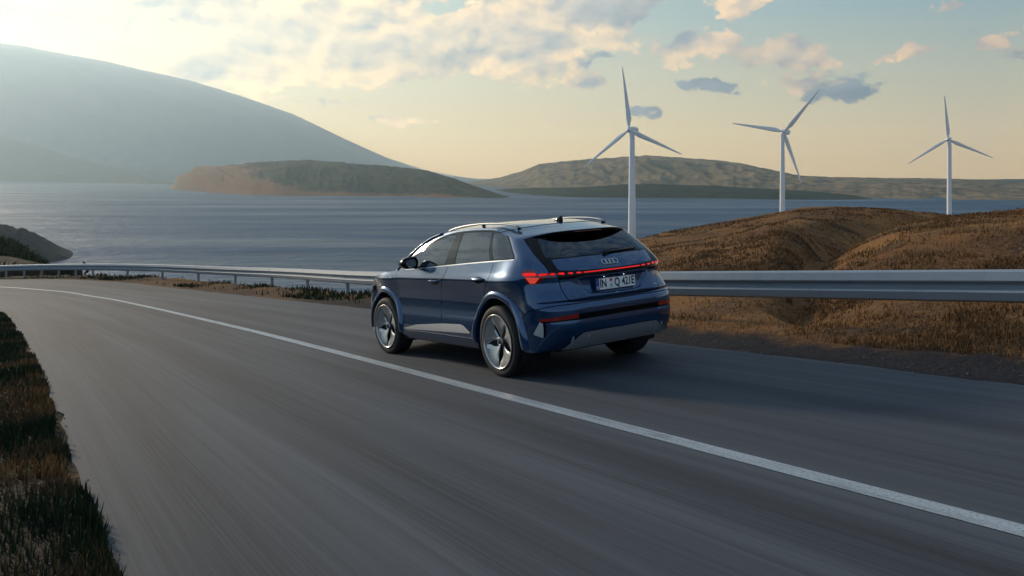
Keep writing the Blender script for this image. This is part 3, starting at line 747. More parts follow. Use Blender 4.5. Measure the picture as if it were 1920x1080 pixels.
turbine(1777.5,261,829,-47-2,1780,R_(36),4,44.5,1.9,2.4,'smallest white wind turbine, farthest right behind the crest of the hill')
# ---------------------------------------------------------------- grass and low scrub
def mat_blades():
    m,t,b,o=new_mat('grass_blades'); at=t.n('ShaderNodeAttribute'); at.attribute_name='tint'
    t.l(t.ramp(at.outputs['Fac'],[(0,(.016,.028,.012)),(.25,(.030,.044,.017)),(.45,(.050,.046,.024)),(.65,(.115,.066,.032)),(.85,(.21,.105,.036)),(1,(.30,.17,.066))]),b.inputs['Base Color'])
    b.inputs['Roughness'].default_value=.9; b.inputs['Specular IOR Level'].default_value=.15
    return m
M_BLADE=mat_blades()
def blades(name,X,Y,H,W,tint,label,lean=.35,seed=1,stiff=1):
    rng=np.random.RandomState(seed); n=len(X); Z=ground_z(X[:,None],Y[:,None])[:,0]-.02
    th=rng.rand(n)*2*np.pi; ph=rng.rand(n)*2*np.pi; le=rng.rand(n)*lean*H
    wx,wy=np.cos(th)*W/2,np.sin(th)*W/2; lx,ly=np.cos(ph)*le,np.sin(ph)*le
    b=np.stack([X,Y,Z],1)
    V=np.zeros((n,5,3))
    V[:,0]=b+np.stack([-wx,-wy,0*X],1); V[:,1]=b+np.stack([wx,wy,0*X],1)
    V[:,2]=b+np.stack([wx*.8+lx*.3,wy*.8+ly*.3,H*.55],1); V[:,3]=b+np.stack([-wx*.8+lx*.3,-wy*.8+ly*.3,H*.55],1)
    V[:,4]=b+np.stack([lx,ly,H],1)
    i=np.arange(n)[:,None]*5
    loops=np.concatenate([i+[0,1,2,3],i+[3,2,4]],1).ravel()
    st=(np.arange(n)[:,None]*7+[0,4]).ravel(); tot=np.tile([4,3],n)
    me=bpy.data.meshes.new(name); me.vertices.add(n*5); me.vertices.foreach_set('co',V.ravel())
    me.loops.add(len(loops)); me.loops.foreach_set('vertex_index',loops); me.polygons.add(2*n)
    me.polygons.foreach_set('loop_start',st); me.polygons.foreach_set('loop_total',tot); me.update(); me.validate()
    at=me.attributes.new('tint','FLOAT','POINT')
    tt=np.repeat(tint[:,None],5,1); tt[:,4]+=.08; tt[:,:2]-=.10
    at.data.foreach_set('value',np.clip(tt,0,1).ravel().astype(np.float32))
    tag(link(name,me,M_BLADE),label,'grass',kind='stuff')
rng=np.random.RandomState(7)
# inner bank at the lower left of the picture
N=260000
sg=68+rng.rand(N)**1.9*70; tg=-3.42-rng.rand(N)**1.6*9.5
edge_j=fbm2(sg[:,None]*.6,0*sg[:,None],1.,3,4)[:,0]*.30
tg=np.where(tg>-3.42+edge_j*.6,tg-.14,tg)
xy=st_xy(sg,tg); ok=(xy[:,1]>-1)
xy=xy[ok]; tgk=tg[ok]; X,Y=xy[:,0],xy[:,1]; d=np.hypot(X,Y)
cl=fbm2(X[:,None],Y[:,None],.8,4,12)[:,0]; cl2=fbm2(X[:,None],Y[:,None],2.6,3,13)[:,0]
keep=rng.rand(len(X))<np.clip(.85+cl2*1.2,.3,1); X,Y,d,cl,cl2,tgk=[q[keep] for q in (X,Y,d,cl,cl2,tgk)]
H=(.04+.10*rng.rand(len(X)))*(1+.35*np.clip(cl*2,-.6,1))*(1+.5*sstep(-tgk,4.2,6.5)); W=np.clip(.006+.0014*d,.004,.05)*(.7+.6*rng.rand(len(X)))
tint=np.clip(.38-cl*1.1+rng.randn(len(X))*.17+.0*d,0,1)
blades('bank_grass',X,Y,H,W,tint,'dark green and brown rough grass on the bank at the lower left',seed=3)
# verge beyond the outer edge of the road, towards the rail
N=30000; sg=84+rng.rand(N)*62; tg=3.35+rng.rand(N)**1.2*4.5; xy=st_xy(sg,tg); X,Y=xy.T
cl=fbm2(X[:,None],Y[:,None],.35,4,22)[:,0]; keep=(rng.rand(N)<np.clip(cl*2.6,0.02,1))&(X/np.maximum(Y,1)<-.12)&(Y>14); X,Y,cl=X[keep],Y[keep],cl[keep]
blades('verge_grass',X,Y,.05+.13*rng.rand(len(X)),np.full(len(X),.04),np.clip(.56-cl*.9+rng.randn(len(X))*.13,0,1),'patchy green and straw grass between the road and the left part of the guardrail',seed=5)
# dry tufts over the brown hillside
N=260000; a_g=.12+rng.rand(N)*.95; yg=7+rng.rand(N)**1.5*52; X=a_g*yg; Y=yg
S2,T2=road_st(X[:,None],Y[:,None]); T2=T2[:,0]
cl=fbm2(X[:,None],Y[:,None],.35,5,42)[:,0]; cl2=fbm2(X[:,None],Y[:,None],1.9,3,43)[:,0]
keep=(T2>3.95)&(rng.rand(N)<np.clip(.45+cl*1.8+cl2*.8,.05,1)); X,Y,cl,cl2=X[keep],Y[keep],cl[keep],cl2[keep]
H=(.035+.075*rng.rand(len(X)))*(1+.5*cl2); W=np.clip(.003+.0010*Y,.008,.08)
blades('hill_grass',X,Y,H,W,np.clip(.80-np.clip(cl*.6,-.2,.3)+rng.randn(len(X))*.07,.68,1),'short dry brown grass covering the hillside behind the guardrail',lean=1.1,seed=8)

# scrub on the slope behind the far end of the rail
N=60000; a_g=-1.1+rng.rand(N)*.60; yg=57+rng.rand(N)*58; X=a_g*yg; Y=yg
S2,T2=road_st(X[:,None],Y[:,None]); T2=T2[:,0]
cl=fbm2(X[:,None],Y[:,None],.12,4,62)[:,0]
keep=(T2>5)&(rng.rand(N)<np.clip(.05+cl*3.2,.0,1)); X,Y,cl=X[keep],Y[keep],cl[keep]
blades('slope_scrub',X,Y,(.25+.9*rng.rand(len(X)))*(.5+cl),np.full(len(X),.22),np.clip(.20+rng.randn(len(X))*.12,0,1),'dark low scrub on the rocky slope behind the far end of the guardrail',lean=1.2,seed=9)

# loose gravel along both edges of the asphalt
N=6000; rng=np.random.RandomState(5); sg=70+rng.rand(N)**1.7*60; side=rng.rand(N)<.5
tg=np.where(side,-3.38-rng.rand(N)**1.3*.40,2.84+rng.rand(N)**1.3*1.1); xy=st_xy(sg,tg); X,Y=xy.T
Z=np.where((tg>-3.4)&(tg<2.85),road_plane(X,Y),ground_z(X[:,None],Y[:,None])[:,0]); r=.003+.010*rng.rand(N)**3
ov=np.array([(1,0,0),(-1,0,0),(0,1,0),(0,-1,0),(0,0,.7),(0,0,-.4)]); of=np.array([(0,2,4),(2,1,4),(1,3,4),(3,0,4),(2,0,5),(1,2,5),(3,1,5),(0,3,5)])
an=rng.rand(N)*6.28; c,s=np.cos(an)[:,None],np.sin(an)[:,None]
J=ov[None]*(1+.5*(rng.rand(N,6,1)-.5)); V=np.stack([J[:,:,0]*c-J[:,:,1]*s,J[:,:,0]*s+J[:,:,1]*c,J[:,:,2]],-1)*r[:,None,None]+np.stack([X,Y,Z+r*.3],-1)[:,None]
Fq=(of[None]+np.arange(N)[:,None,None]*6).reshape(-1,3)
o=pydata('gravel',V.reshape(-1,3),Fq,simple('gravel_stone',(.13,.12,.11),.9,var=.5,bscale=40),None,smooth=False)
tag(o,'loose grey gravel along both edges of the asphalt','gravel',kind='stuff')
# ================================================================= the car
CARM=Matrix(((-0.54468521,-0.83501387,-0.07790926),(0.83337686,-0.54931791,0.06109704),(-0.09381383,-0.03164912,0.99508658)))
CAM_IN_CAR=Vector((-7.35061382,5.4135989,1.55128448))
CARW=Matrix.Translation(-(CARM@CAM_IN_CAR))@CARM.to_4x4()
car=empty('car',CARW)
tag(car,'dark blue five door electric SUV with silver sills driving away in the right lane','car')
def paint():
    m,t,b,o=new_mat('blue_metallic_paint')
    b.inputs['Base Color'].default_value=(.004,.052,.145,1); b.inputs['Metallic'].default_value=.62; b.inputs['Roughness'].default_value=.26
    b.inputs['Coat Weight'].default_value=1; b.inputs['Coat Roughness'].default_value=.02; b.inputs['Coat IOR'].default_value=1.62
    P=coords(t); fl=t.noise(P,900,2,.6)
    t.l(t.mix(t.ramp(fl,[(.55,0.),(.75,1.)]),(.004,.052,.145),(.011,.09,.23)),b.inputs['Base Color'])
    return m
M_PAINT=paint()
M_BLACK=simple('black_gloss',(.004,.005,.006),.05,spec=.22)
M_BLKM=simple('black_plastic',(.014,.014,.015),.55,bump=.2,bscale=300)
M_CHROME=simple('brushed_aluminium',(.36,.37,.38),.40,metal=1.)
M_BELT=simple('bright_trim',(.75,.75,.76),.30,metal=.9)
M_SILV=simple('silver_trim',(.66,.66,.67),.34,metal=.6)
M_SKID=simple('grey_lower_trim',(.34,.34,.345),.42,metal=.4)
M_GAP=simple('panel_gap_shadow',(.004,.004,.005),.9,spec=.1)
M_RED=simple('red_lens',(.30,.010,.008),.10,coat=1)
M_LENSD=simple('smoked_lens',(.05,.006,.006),.08,coat=1)
M_LIT=simple('lit_tail_light',(.30,.005,.004),.3,emit=(1.,.008,.006),es=.45)
M_LIT2=simple('lit_lower_light',(.5,.03,.02),.25,coat=.6,emit=(.9,.09,.05),es=.32)
M_WHITE=simple('plate_white',(.86,.87,.88),.45)
M_BLUEB=simple('plate_blue',(.01,.05,.33),.4)
M_INK=simple('plate_ink',(.01,.01,.012),.5)
M_TYRE=simple('tyre_rubber',(.016,.016,.017),.75,bump=.25,bscale=60)
M_RIM=simple('rim_silver',(.50,.505,.51),.27,metal=.85)
M_RIMD=simple('rim_dark',(.012,.012,.014),.4)
M_SEAT=simple('seat_leather',(.02,.02,.023),.6)
M_MIRR=simple('mirror_glass',(.55,.58,.60),.03,metal=1.)
def glass(name,tint,mixf):
    m,t,b,o=new_mat(name); t.t.nodes.remove(b)
    g=t.n('ShaderNodeBsdfGlossy'); g.inputs['Roughness'].default_value=.015; g.inputs['Color'].default_value=(.85,.92,1,1)
    tr=t.n('ShaderNodeBsdfTransparent'); tr.inputs['Color'].default_value=(*tint,1)
    fr=t.n('ShaderNodeFresnel'); fr.inputs['IOR'].default_value=1.5
    mx=t.n('ShaderNodeMixShader'); t.l(t.m('MULTIPLY_ADD',fr.outputs[0],.95,mixf),mx.inputs[0]); t.l(tr.outputs[0],mx.inputs[1]); t.l(g.outputs[0],mx.inputs[2]); t.l(mx.outputs[0],o.inputs[0])
    return m
M_GLASS=glass('window_glass',(.22,.25,.28),.02); M_DGLASS=glass('dark_window_glass',(.06,.065,.07),.04)

def inpoly(x,y,poly):
    r=False;j=len(poly)-1
    for i in range(len(poly)):
        xi,yi=poly[i];xj,yj=poly[j]
        if (yi>y)!=(yj>y) and x<(xj-xi)*(y-yi)/(yj-yi)+xi: r=not r
        j=i
    return r
def dist_line(x,y,pl,closed=False):
    best=9; n=len(pl)
    for i in range(n if closed else n-1):
        (x0,y0),(x1,y1)=pl[i],pl[(i+1)%n]; dx,dy=x1-x0,y1-y0; L=dx*dx+dy*dy
        t=0 if L==0 else max(0,min(1,((x-x0)*dx+(y-y0)*dy)/L)); d=math.hypot(x-x0-t*dx,y-y0-t*dy); best=min(best,d)
    return best
def offset_line(pl,d,closed=False):
    out=[];n=len(pl)
    for i in range(n):
        a=pl[(i-1)%n] if (closed or i>0) else pl[i]; b=pl[(i+1)%n] if (closed or i<n-1) else pl[i]
        p=pl[i]; t1=(p[0]-a[0],p[1]-a[1]); t2=(b[0]-p[0],b[1]-p[1])
        def nn(t):
            l=math.hypot(*t); return (-t[1]/l,t[0]/l) if l>1e-9 else None
        n1,n2=nn(t1),nn(t2); n1=n1 or n2; n2=n2 or n1
        s=(n1[0]+n2[0],n1[1]+n2[1]); q=max(.35,(s[0]*s[0]+s[1]*s[1])/2)
        out.append((p[0]+d*s[0]/q,p[1]+d*s[1]/q))
    return out
def smooth_pl(pl,closed=False,it=2):
    """Chaikin corner rounding"""
    for _ in range(it):
        out=[];n=len(pl)
        if not closed: out.append(pl[0])
        for i in range(n if closed else n-1):
            a,b=pl[i],pl[(i+1)%n]
            out.append((a[0]*.75+b[0]*.25,a[1]*.75+b[1]*.25)); out.append((a[0]*.25+b[0]*.75,a[1]*.25+b[1]*.75))
        if not closed: out.append(pl[-1])
        pl=out
    return pl
def cut(bm,pl,closed=False):
    n=len(pl)
    for i in range(n if closed else n-1):
        (x0,y0),(x1,y1)=pl[i],pl[(i+1)%n]
        if math.hypot(x1-x0,y1-y0)<1e-5: continue
        mg=.004; xa,xb=min(x0,x1)-mg,max(x0,x1)+mg; ya,yb=min(y0,y1)-mg,max(y0,y1)+mg
        fs=[]
        for f in bm.faces:
            vx=[v.co.x for v in f.verts]; vy=[v.co.y for v in f.verts]
            if max(vx)<xa or min(vx)>xb or max(vy)<ya or min(vy)>yb: continue
            fs.append(f)
        if not fs: continue
        g=set(fs)
        for f in fs: g.update(f.verts); g.update(f.edges)
        bmesh.ops.bisect_plane(bm,geom=list(g),dist=1e-5,plane_co=(x0,y0,0),plane_no=(-(y1-y0),(x1-x0),0))
def build(fn,us,zs,cuts,classify,offs=None,dz_fn=None):
    """cut a flat (u,z) sheet, sort its faces into parts, wrap them on the body surface.
    returns {part: (V,F,N)} for the left half"""
    bm=bmesh.new(); nu,nz=len(us),len(zs)
    vs=[bm.verts.new((float(u),float(z),0)) for u in us for z in zs]
    for i in range(nu-1):
        for j in range(nz-1): bm.faces.new((vs[i*nz+j],vs[(i+1)*nz+j],vs[(i+1)*nz+j+1],vs[i*nz+j+1]))
    for c in cuts: cut(bm,c[0],c[1])
    parts={}
    for f in bm.faces:
        if f.calc_area()<1e-9: continue
        c=f.calc_center_median(); p=classify(c.x,c.y)
        if p: parts.setdefault(p,[]).append([(v.co.x,v.co.y) for v in f.verts])
    bm.free(); out={}
    for p,fl in parts.items():
        ix={};V=[];Fc=[]
        for f in fl:
            q=[]
            for a in f:
                k=(round(a[0],5),round(a[1],5))
                if k not in ix: ix[k]=len(V); V.append(k)
                if not q or q[-1]!=ix[k]: q.append(ix[k])
            if len(set(q))>2: Fc.append(tuple(reversed(q)))       # outward
        A=np.array(V); u=A[:,0]; z=A[:,1]
        P=fn(u,z); e=2e-3; du=fn(u+e,z)-fn(u-e,z); dz=fn(u,z+e)-fn(u,z-e); N=np.cross(dz,du); N/=np.linalg.norm(N,axis=1)[:,None]+1e-12
        o=(offs or {}).get(p,0)
        ov=np.array([o(a,b) for a,b in V]) if callable(o) else np.full(len(V),o)
        P=P+N*ov[:,None]
        if callable(o):        # recompute normals from the displaced surface
            def g(uu,zz):
                Q=fn(uu,zz); a=fn(uu+e,zz)-fn(uu-e,zz); b=fn(uu,zz+e)-fn(uu,zz-e); n=np.cross(b,a); n/=np.linalg.norm(n,axis=1)[:,None]+1e-12
                return Q+n*np.array([o(x,y) for x,y in zip(uu,zz)])[:,None]
            e2=3e-3; a=g(u+e2,z)-g(u-e2,z); b=g(u,z+e2)-g(u,z-e2); N=np.cross(b,a); N/=np.linalg.norm(N,axis=1)[:,None]+1e-12
        out[p]=(P,Fc,N)
    return out
def mir(t):
    P,Fc,N=t; return P*[1,-1,1],[tuple(reversed(f)) for f in Fc],N*[1,-1,1]
def joinp(*ts):
    V=np.concatenate([t[0] for t in ts]); N=np.concatenate([t[2] for t in ts]); Fc=[];b=0
    for t in ts: Fc+=[tuple(i+b for i in f) for f in t[1]]; b+=len(t[0])
    return V,Fc,N
def mk(name,t,m,parent=None): return pydata(name,t[0],t[1],m,parent if parent is not None else car,True,t[2])

# ---- outlines on the lower body (u,z)
AX0,AX1,AZ_=0.,2.764,.372
def circ(cx,cz,r,n=40): return [(cx+r*math.cos(2*math.pi*k/n),cz+r*math.sin(2*math.pi*k/n)) for k in range(n)]
ARCH=[circ(AX0,AZ_,.452),circ(AX1,AZ_,.452)]
belt=[(float(u),float(belt_z(u))) for u in np.linspace(-1.60,4.15,70)]
TG=smooth_pl([(-.67,1.20),(-.735,1.135),(-.83,1.10),(-.868,1.045),(-.890,.955),(-.905,.86),(-.925,.79),(-.99,.762),(-1.60,.758)],it=2)
DF=[(2.345,1.12),(2.355,.95),(2.385,.80),(2.36,.62),(2.315,.46),(2.30,.355)]
DB=smooth_pl([(1.005,1.18),(1.035,1.10),(1.13,.99),(1.215,.87),(1.25,.74),(1.235,.55),(1.20,.43),(1.215,.30)],it=1)
DC=smooth_pl([(.035,1.215),(.04,1.13),(.085,1.0),(.16,.93),(.245,.84),(.37,.70),(.46,.56),(.50,.46),(.50,.355)],it=1)
SILLT=[(.40,.352),(2.33,.352)]
SILL_L=[(.30,.352),(2.45,.352)]
TRIM=[(2.272,.372),(1.86,.440),(1.22,.487),(.78,.503),(.70,.490),(.553,.425),(.56,.415),(1.2,.398),(1.8,.382)]
TAIL=[(-.492,1.077),(-.535,1.099),(-.70,1.092),(-.84,1.084),(-.866,1.060),(-.868,1.020),(-.80,1.004),(-.735,1.002),(-.668,.955),(-.578,.958)]
STRIP=[(-.874,1.082),(-1.0,1.068),(-1.2,1.056),(-1.60,1.052),(-1.60,1.000),(-1.10,1.002),(-1.04,.985),(-.885,.984)]
LITS=[(-1.16,1.041),(-1.60,1.040),(-1.60,1.030),(-1.16,1.031)]
LITB=[[(-.512,1.066),(-.535,1.080),(-.655,1.076),(-.672,1.055),(-.655,1.040),(-.53,1.044)],
      [(-.684,1.046),(-.70,1.062),(-.775,1.064),(-.792,1.052),(-.775,1.040),(-.70,1.036)],
      [(-.80,1.042),(-.812,1.060),(-.852,1.058),(-.856,1.044),(-.84,1.036)],
      [(-.882,1.042),(-.896,1.058),(-.945,1.056),(-.955,1.040),(-.93,1.032)],
      [(-.985,1.040),(-.995,1.052),(-1.035,1.050),(-1.045,1.038),(-1.02,1.030)],
      [(-1.075,1.040),(-1.082,1.048),(-1.13,1.047),(-1.14,1.034),(-1.09,1.030)]]
LITL=[(-.545,1.030),(-.655,1.024),(-.70,1.018),(-.645,.968),(-.592,.968)]
RECESS=smooth_pl([(-1.088,.972),(-1.098,.93),(-1.175,.832),(-1.235,.812),(-1.75,.805),(-1.75,.985),(-1.10,.985)],True,2)
REFL=[(-.640,.612),(-.652,.628),(-.80,.640),(-.99,.658),(-1.006,.640),(-1.000,.612),(-.80,.604),(-.66,.600)]
BSTRIP=[(-1.006,.650),(-1.20,.650),(-1.60,.650),(-1.60,.598),(-.66,.590),(-.66,.600),(-1.0,.612)]
DIFF=smooth_pl([(-.845,.255),(-.868,.305),(-.93,.375),(-1.03,.462),(-1.10,.470),(-1.65,.470),(-1.65,.255)],True,1)
VENT=[(-.662,.602),(-.650,.598),(-.582,.492),(-.582,.478),(-.676,.448),(-.682,.46),(-.678,.602)]
VSLOT=[(-.682,.604),(-.684,.450),(-.704,.452),(-.702,.602)]
BUMPL=[(-.455,.480),(-.58,.486)]
BTOP=smooth_pl([(-.43,.60),(-.50,.69),(-.60,.715),(-.75,.742),(-.93,.7485),(-1.60,.7485)],it=1)
HEADL=[(3.10,.86),(3.12,.90),(3.35,.86),(3.62,.80),(3.66,.76),(3.5,.745),(3.25,.79)]
PILL=[(2.30,1.2),(2.34,.9)]
us=np.unique(np.round(np.r_[np.linspace(-1.529,-.86,27),np.linspace(-.86,-.36,34),np.linspace(-.36,.6,26),np.linspace(.6,2.2,26),np.linspace(2.2,3.2,26),np.linspace(3.2,4.1,26)],4))
zs=np.unique(np.round(np.r_[np.linspace(.17,.44,9),np.linspace(.44,1.24,46)],4))
seams=[TG,DF,DB,DC,SILL_L]
W_=.0042
cuts=[(belt,False)]+[(a,True) for a in ARCH]
for s in seams: cuts+=[(offset_line(s,W_),False),(offset_line(s,-W_),False)]
cuts+=[(offset_line(BTOP,W_),False),(offset_line(BTOP,-W_),False)]
for pl in (TRIM,TAIL,STRIP,LITS,LITL,REFL,BSTRIP,DIFF,VENT,VSLOT,RECESS,offset_line(RECESS,-.016,True),HEADL): cuts.append((pl,True))
LITB=[[(x,(z-1.049)*.85+1.046) for x,z in pl] for pl in LITB]
for pl in LITB: cuts.append((pl,True))
REC_IN=offset_line(RECESS,-.016,True)
BOTX=[-1.7,-1.1,-.88,-.6,-.42,0,.42,2.3,2.9,3.1,3.4,4.2]; BOTZ=[.315,.315,.312,.300,.298,.28,.258,.250,.25,.23,.20,.19]
cuts.append((list(zip(BOTX,BOTZ)),False))
def cls(u,z):
    if z>belt_z(u): return None
    if z<np.interp(u,BOTX,BOTZ): return None
    for (cx,cz) in ((AX0,AZ_),(AX1,AZ_)):
        if math.hypot(u-cx,z-cz)<.4515: return None
    if inpoly(u,z,TRIM): return 'sill_trim'
    if inpoly(u,z,LITS): return 'strip_lit'
    for pl in LITB:
        if inpoly(u,z,pl): return 'tail_lit' if u>-.87 else 'strip_lit'
    if inpoly(u,z,LITL): return 'tail_low'
    if inpoly(u,z,TAIL): return 'tail_red' if u>-.735 or z>1.03 else 'tail_dark'
    if inpoly(u,z,STRIP): return 'light_strip'
    if inpoly(u,z,REFL): return 'reflector'
    if inpoly(u,z,BSTRIP): return 'bumper_strip'
    if inpoly(u,z,VENT): return 'vent'
    if inpoly(u,z,VSLOT): return 'bumper_slot'
    if inpoly(u,z,DIFF): return 'skid'
    if inpoly(u,z,HEADL): return 'head'
    for s in (TG,BTOP):
        if dist_line(u,z,s)<W_*1.02: return 'gap'
    if z>.36 and dist_line(u,z,DF)<W_*1.02: return 'gap'
    for s in (DB,DC):
        if z>.30 and dist_line(u,z,s)<W_*1.02: return 'gap'
    if dist_line(u,z,SILL_L)<W_*1.02 and .50<u<2.31: return 'gap'
    # tailgate
    if u<-.6:
        tgpoly=[(a,b) for a,b in TG]+[(-1.7,1.3),(-.6,1.3)]
        if inpoly(u,z,tgpoly): return 'tailgate'
        btpoly=[(a,b) for a,b in BTOP]+[(-1.7,0),(-.3,0)]
        if inpoly(u,z,btpoly): return 'bumper'
    elif u<-.43:
        btpoly=[(a,b) for a,b in BTOP]+[(-1.7,0),(-.3,0)]
        if inpoly(u,z,btpoly): return 'bumper'
    fb=np.interp(z,[p[1] for p in DF][::-1],[p[0] for p in DF][::-1]); bb=np.interp(z,[p[1] for p in DB][::-1],[p[0] for p in DB][::-1]); cb=np.interp(z,[p[1] for p in DC][::-1],[p[0] for p in DC][::-1])
    if z>.352:
        if bb<u<fb: return 'front_door'
        if cb<u<=bb: return 'rear_door'
    if z<=.352 and .2<u<2.6: return 'sill'
    if u>2.3: return 'front_wing'
    return 'body'
def recess_off(u,z):
    if not inpoly(u,z,RECESS): return 0.
    if inpoly(u,z,REC_IN): return -.022
    d=dist_line(u,z,RECESS,True); return -.022*min(1,d/.0155)
offs={'gap':-.007,'sill_trim':.006,'strip_lit':.0045,'tail_lit':.0065,'tail_low':.0055,'tail_red':.004,'tail_dark':.004,'light_strip':.003,'reflector':.004,'bumper_strip':-.008,'vent':.004,'bumper_slot':-.012,'skid':.010,'head':.003,'tailgate':recess_off}
B=build(SA,us,zs,cuts,cls,offs)
def both(name,key,m,parent=None): return mk(name,joinp(B[key],mir(B[key])),m,parent)
def each(name,key,m,parent=None):
    a=mk(name,B[key],m,parent); b=mk(name,mir(B[key]),m,parent); return a,b
body=both('body','body',M_PAINT)
tailgate=both('tailgate','tailgate',M_PAINT); bumper=both('rear_bumper','bumper',M_PAINT)
both('panel_gap','gap',M_GAP)
wing=each('front_wing','front_wing',M_PAINT); sills=each('sill','sill',M_PAINT)
fd=each('front_door','front_door',M_PAINT); rd=each('rear_door','rear_door',M_PAINT)
st=each('sill_trim','sill_trim',M_SILV)
tl=[]
for s in (0,1):
    f=mir if s else (lambda t:t)
    r=mk('tail_light',f(B['tail_red']),M_RED); tl.append(r)
    mk('lit_bar',f(B['tail_lit']),M_LIT,r); mk('lower_lamp',f(B['tail_low']),M_LIT2,r)
    if 'tail_dark' in B: mk('smoked_edge',f(B['tail_dark']),M_LENSD,r)
    rf=mk('bumper_reflector',f(B['reflector']),M_RED)
    vt=mk('bumper_side_trim',f(B['vent']),M_SILV); mk('slot',f(B['bumper_slot']),M_BLACK,vt)
    mk('headlight',f(B['head']),M_BLACK)
lsx=both('light_strip','light_strip',M_BLACK); both('lit_line','strip_lit',M_LIT,lsx)
both('bumper_insert','bumper_strip',M_BLACK)
skid=both('skid_plate','skid',M_SKID)
for y in (.58,.40,-.40,-.58):
    zz=np.linspace(.315,.435,7); P=[]
    for z in zz:
        # find u with that y
        uu=np.linspace(-1.5,-.6,200); Q=SA(uu,np.full(200,z)); k=np.abs(Q[:,1]-abs(y)).argmin()
        P.append((Q[k,0]-.010,math.copysign(Q[k,1],y),z))
    v,f=tube(P,[.003,.009,.011,.011,.011,.009,.003],8,up=Vector((0,1,0))); pydata('rib',v,f,M_SKID,skid)

# ---- wheel arch flares
def flare(cx,sgn):
    prof=[(.515,.000),(.503,.014),(.485,.026),(.462,.032),(.446,.029),(.438,.016),(.436,-.03),(.436,-.10)]
    th=np.radians(np.linspace(-6,186,64)); V=[]
    for k,t in enumerate(th):
        for (r,o) in prof:
            x=cx+r*math.cos(t); z=AZ_+r*math.sin(t); zz=max(z,.2)
            p=SA([x],[zz])[0]; V.append((p[0],sgn*(p[1]+o+.001),z))
    Fq=grid_faces(len(th),len(prof),sgn>0); return V,Fq
for cx in (AX0,AX1):
    for s in (1,-1):
        v,f=flare(cx,s); o=pydata('wheel_arch',v,f,M_PAINT,car)
        # dark liner
        V=[];th=np.radians(np.linspace(-25,205,30))
        for t in th:
            for y in (.885,.55): V.append((cx+.44*math.cos(t),s*y,AZ_+.44*math.sin(t)))
        n0=len(V); V.append((cx,s*.55,AZ_))
        Fq=grid_faces(30,2); Fq+=[(n0,2*i+1,2*i+3) for i in range(29)]
        pydata('wheel_liner',V,Fq,M_BLKM,o)

# ---- greenhouse
top=[(float(x),float(roof_edge_z(x))) for x in np.linspace(-.50,2.46,50)]
topx=[(-1.5,1.44),(-.9,1.435),(-.62,1.41)]+top
gus=np.unique(np.round(np.r_[np.linspace(-1.4,-.85,14),np.linspace(-.85,-.1,34),np.linspace(-.1,2.5,40)],4)); gzs=np.unique(np.round(np.linspace(1.06,1.56,32),4))
DLO=smooth_pl([(2.17,1.085),(2.10,1.20),(2.03,1.268),(1.90,1.335),(1.73,1.402),(1.56,1.455),(1.40,1.494),(1.20,1.520),(1.0,1.531),(.69,1.533),(.31,1.518),(-.05,1.502),(-.20,1.494),(-.285,1.480),(-.315,1.42),(-.335,1.30),(-.335,1.225),(-.305,1.203),(0,1.192),(.5,1.174),(1.0,1.152),(1.5,1.129),(2.0,1.108)],True,1)
W1=[(1.99,1.128),(1.965,1.235),(1.90,1.300),(1.73,1.378),(1.56,1.432),(1.40,1.470),(1.24,1.494),(1.10,1.505),(1.085,1.500),(1.115,1.165),(1.5,1.145)]
W2=smooth_pl([(.955,1.512),(.93,1.514),(.69,1.514),(.33,1.500),(.30,1.490),(.14,1.205),(.16,1.192),(.5,1.182),(.86,1.170),(.885,1.180)],True,0)
W3=smooth_pl([(.235,1.492),(-.02,1.482),(-.17,1.475),(-.245,1.465),(-.285,1.41),(-.308,1.30),(-.308,1.24),(-.285,1.220),(0,1.210),(.07,1.206)],True,0)
MTRI=[(2.13,1.11),(2.02,1.12),(1.995,1.24),(2.03,1.250)]
DG=smooth_pl([(-.500,1.46),(-.525,1.410),(-.60,1.295),(-.675,1.150),(-.69,1.05)],it=1)
GLR=smooth_pl([(-1.6,1.41),(-.86,1.405),(-.775,1.392),(-.748,1.34),(-.715,1.225),(-.735,1.200),(-.80,1.195),(-1.6,1.200)],True,2)
WCH=[(2.17,1.085),(2.0,1.100),(1.5,1.121),(1.0,1.144),(.5,1.166),(0,1.184),(-.305,1.196),(-.32,1.207),(0,1.199),(.5,1.181),(1.0,1.159),(1.5,1.136),(2.0,1.115),(2.16,1.105)]
gc=[(topx,False),(DLO,True),(W1,True),(W2,True),(W3,True),(GLR,True),(WCH,True),(offset_line(DG,W_),False),(offset_line(DG,-W_),False),([(1.01,1.6),(1.045,1.1)],False),([(1.018,1.6),(1.053,1.1)],False)]
def clg(u,z):
    tz=np.interp(u,[a for a,_ in topx],[b for _,b in topx])
    if z>tz: return None
    if inpoly(u,z,WCH): return 'belt_trim'
    if inpoly(u,z,W1): return 'w1'
    if inpoly(u,z,W2): return 'w2'
    if inpoly(u,z,W3): return 'w3'
    if inpoly(u,z,DLO): return 'frame'
    if dist_line(u,z,DG)<W_*1.02: return 'gap'
    if inpoly(u,z,GLR): return 'rear'
    dgx=np.interp(z,[p[1] for p in DG][::-1],[p[0] for p in DG][::-1])
    if u<dgx: return 'border'
    return 'shell'
G=build(SG,gus,gzs,gc,clg,{'w1':-.004,'w2':-.004,'w3':-.003,'gap':-.006,'belt_trim':.004,'rear':.002,'border':0.,'frame':0.})
for s in (0,1):
    f=mir if s else (lambda t:t)
    mk('window_frame',f(G['frame']),M_BLACK); mk('belt_trim',f(G['belt_trim']),M_BELT)
    mk('window',f(G['w1']),M_GLASS,fd[s]); mk('window',f(G['w2']),M_DGLASS,rd[s]); mk('quarter_window',f(G['w3']),M_DGLASS)
mk('upper_shell',joinp(G['shell'],mir(G['shell'])),M_PAINT)
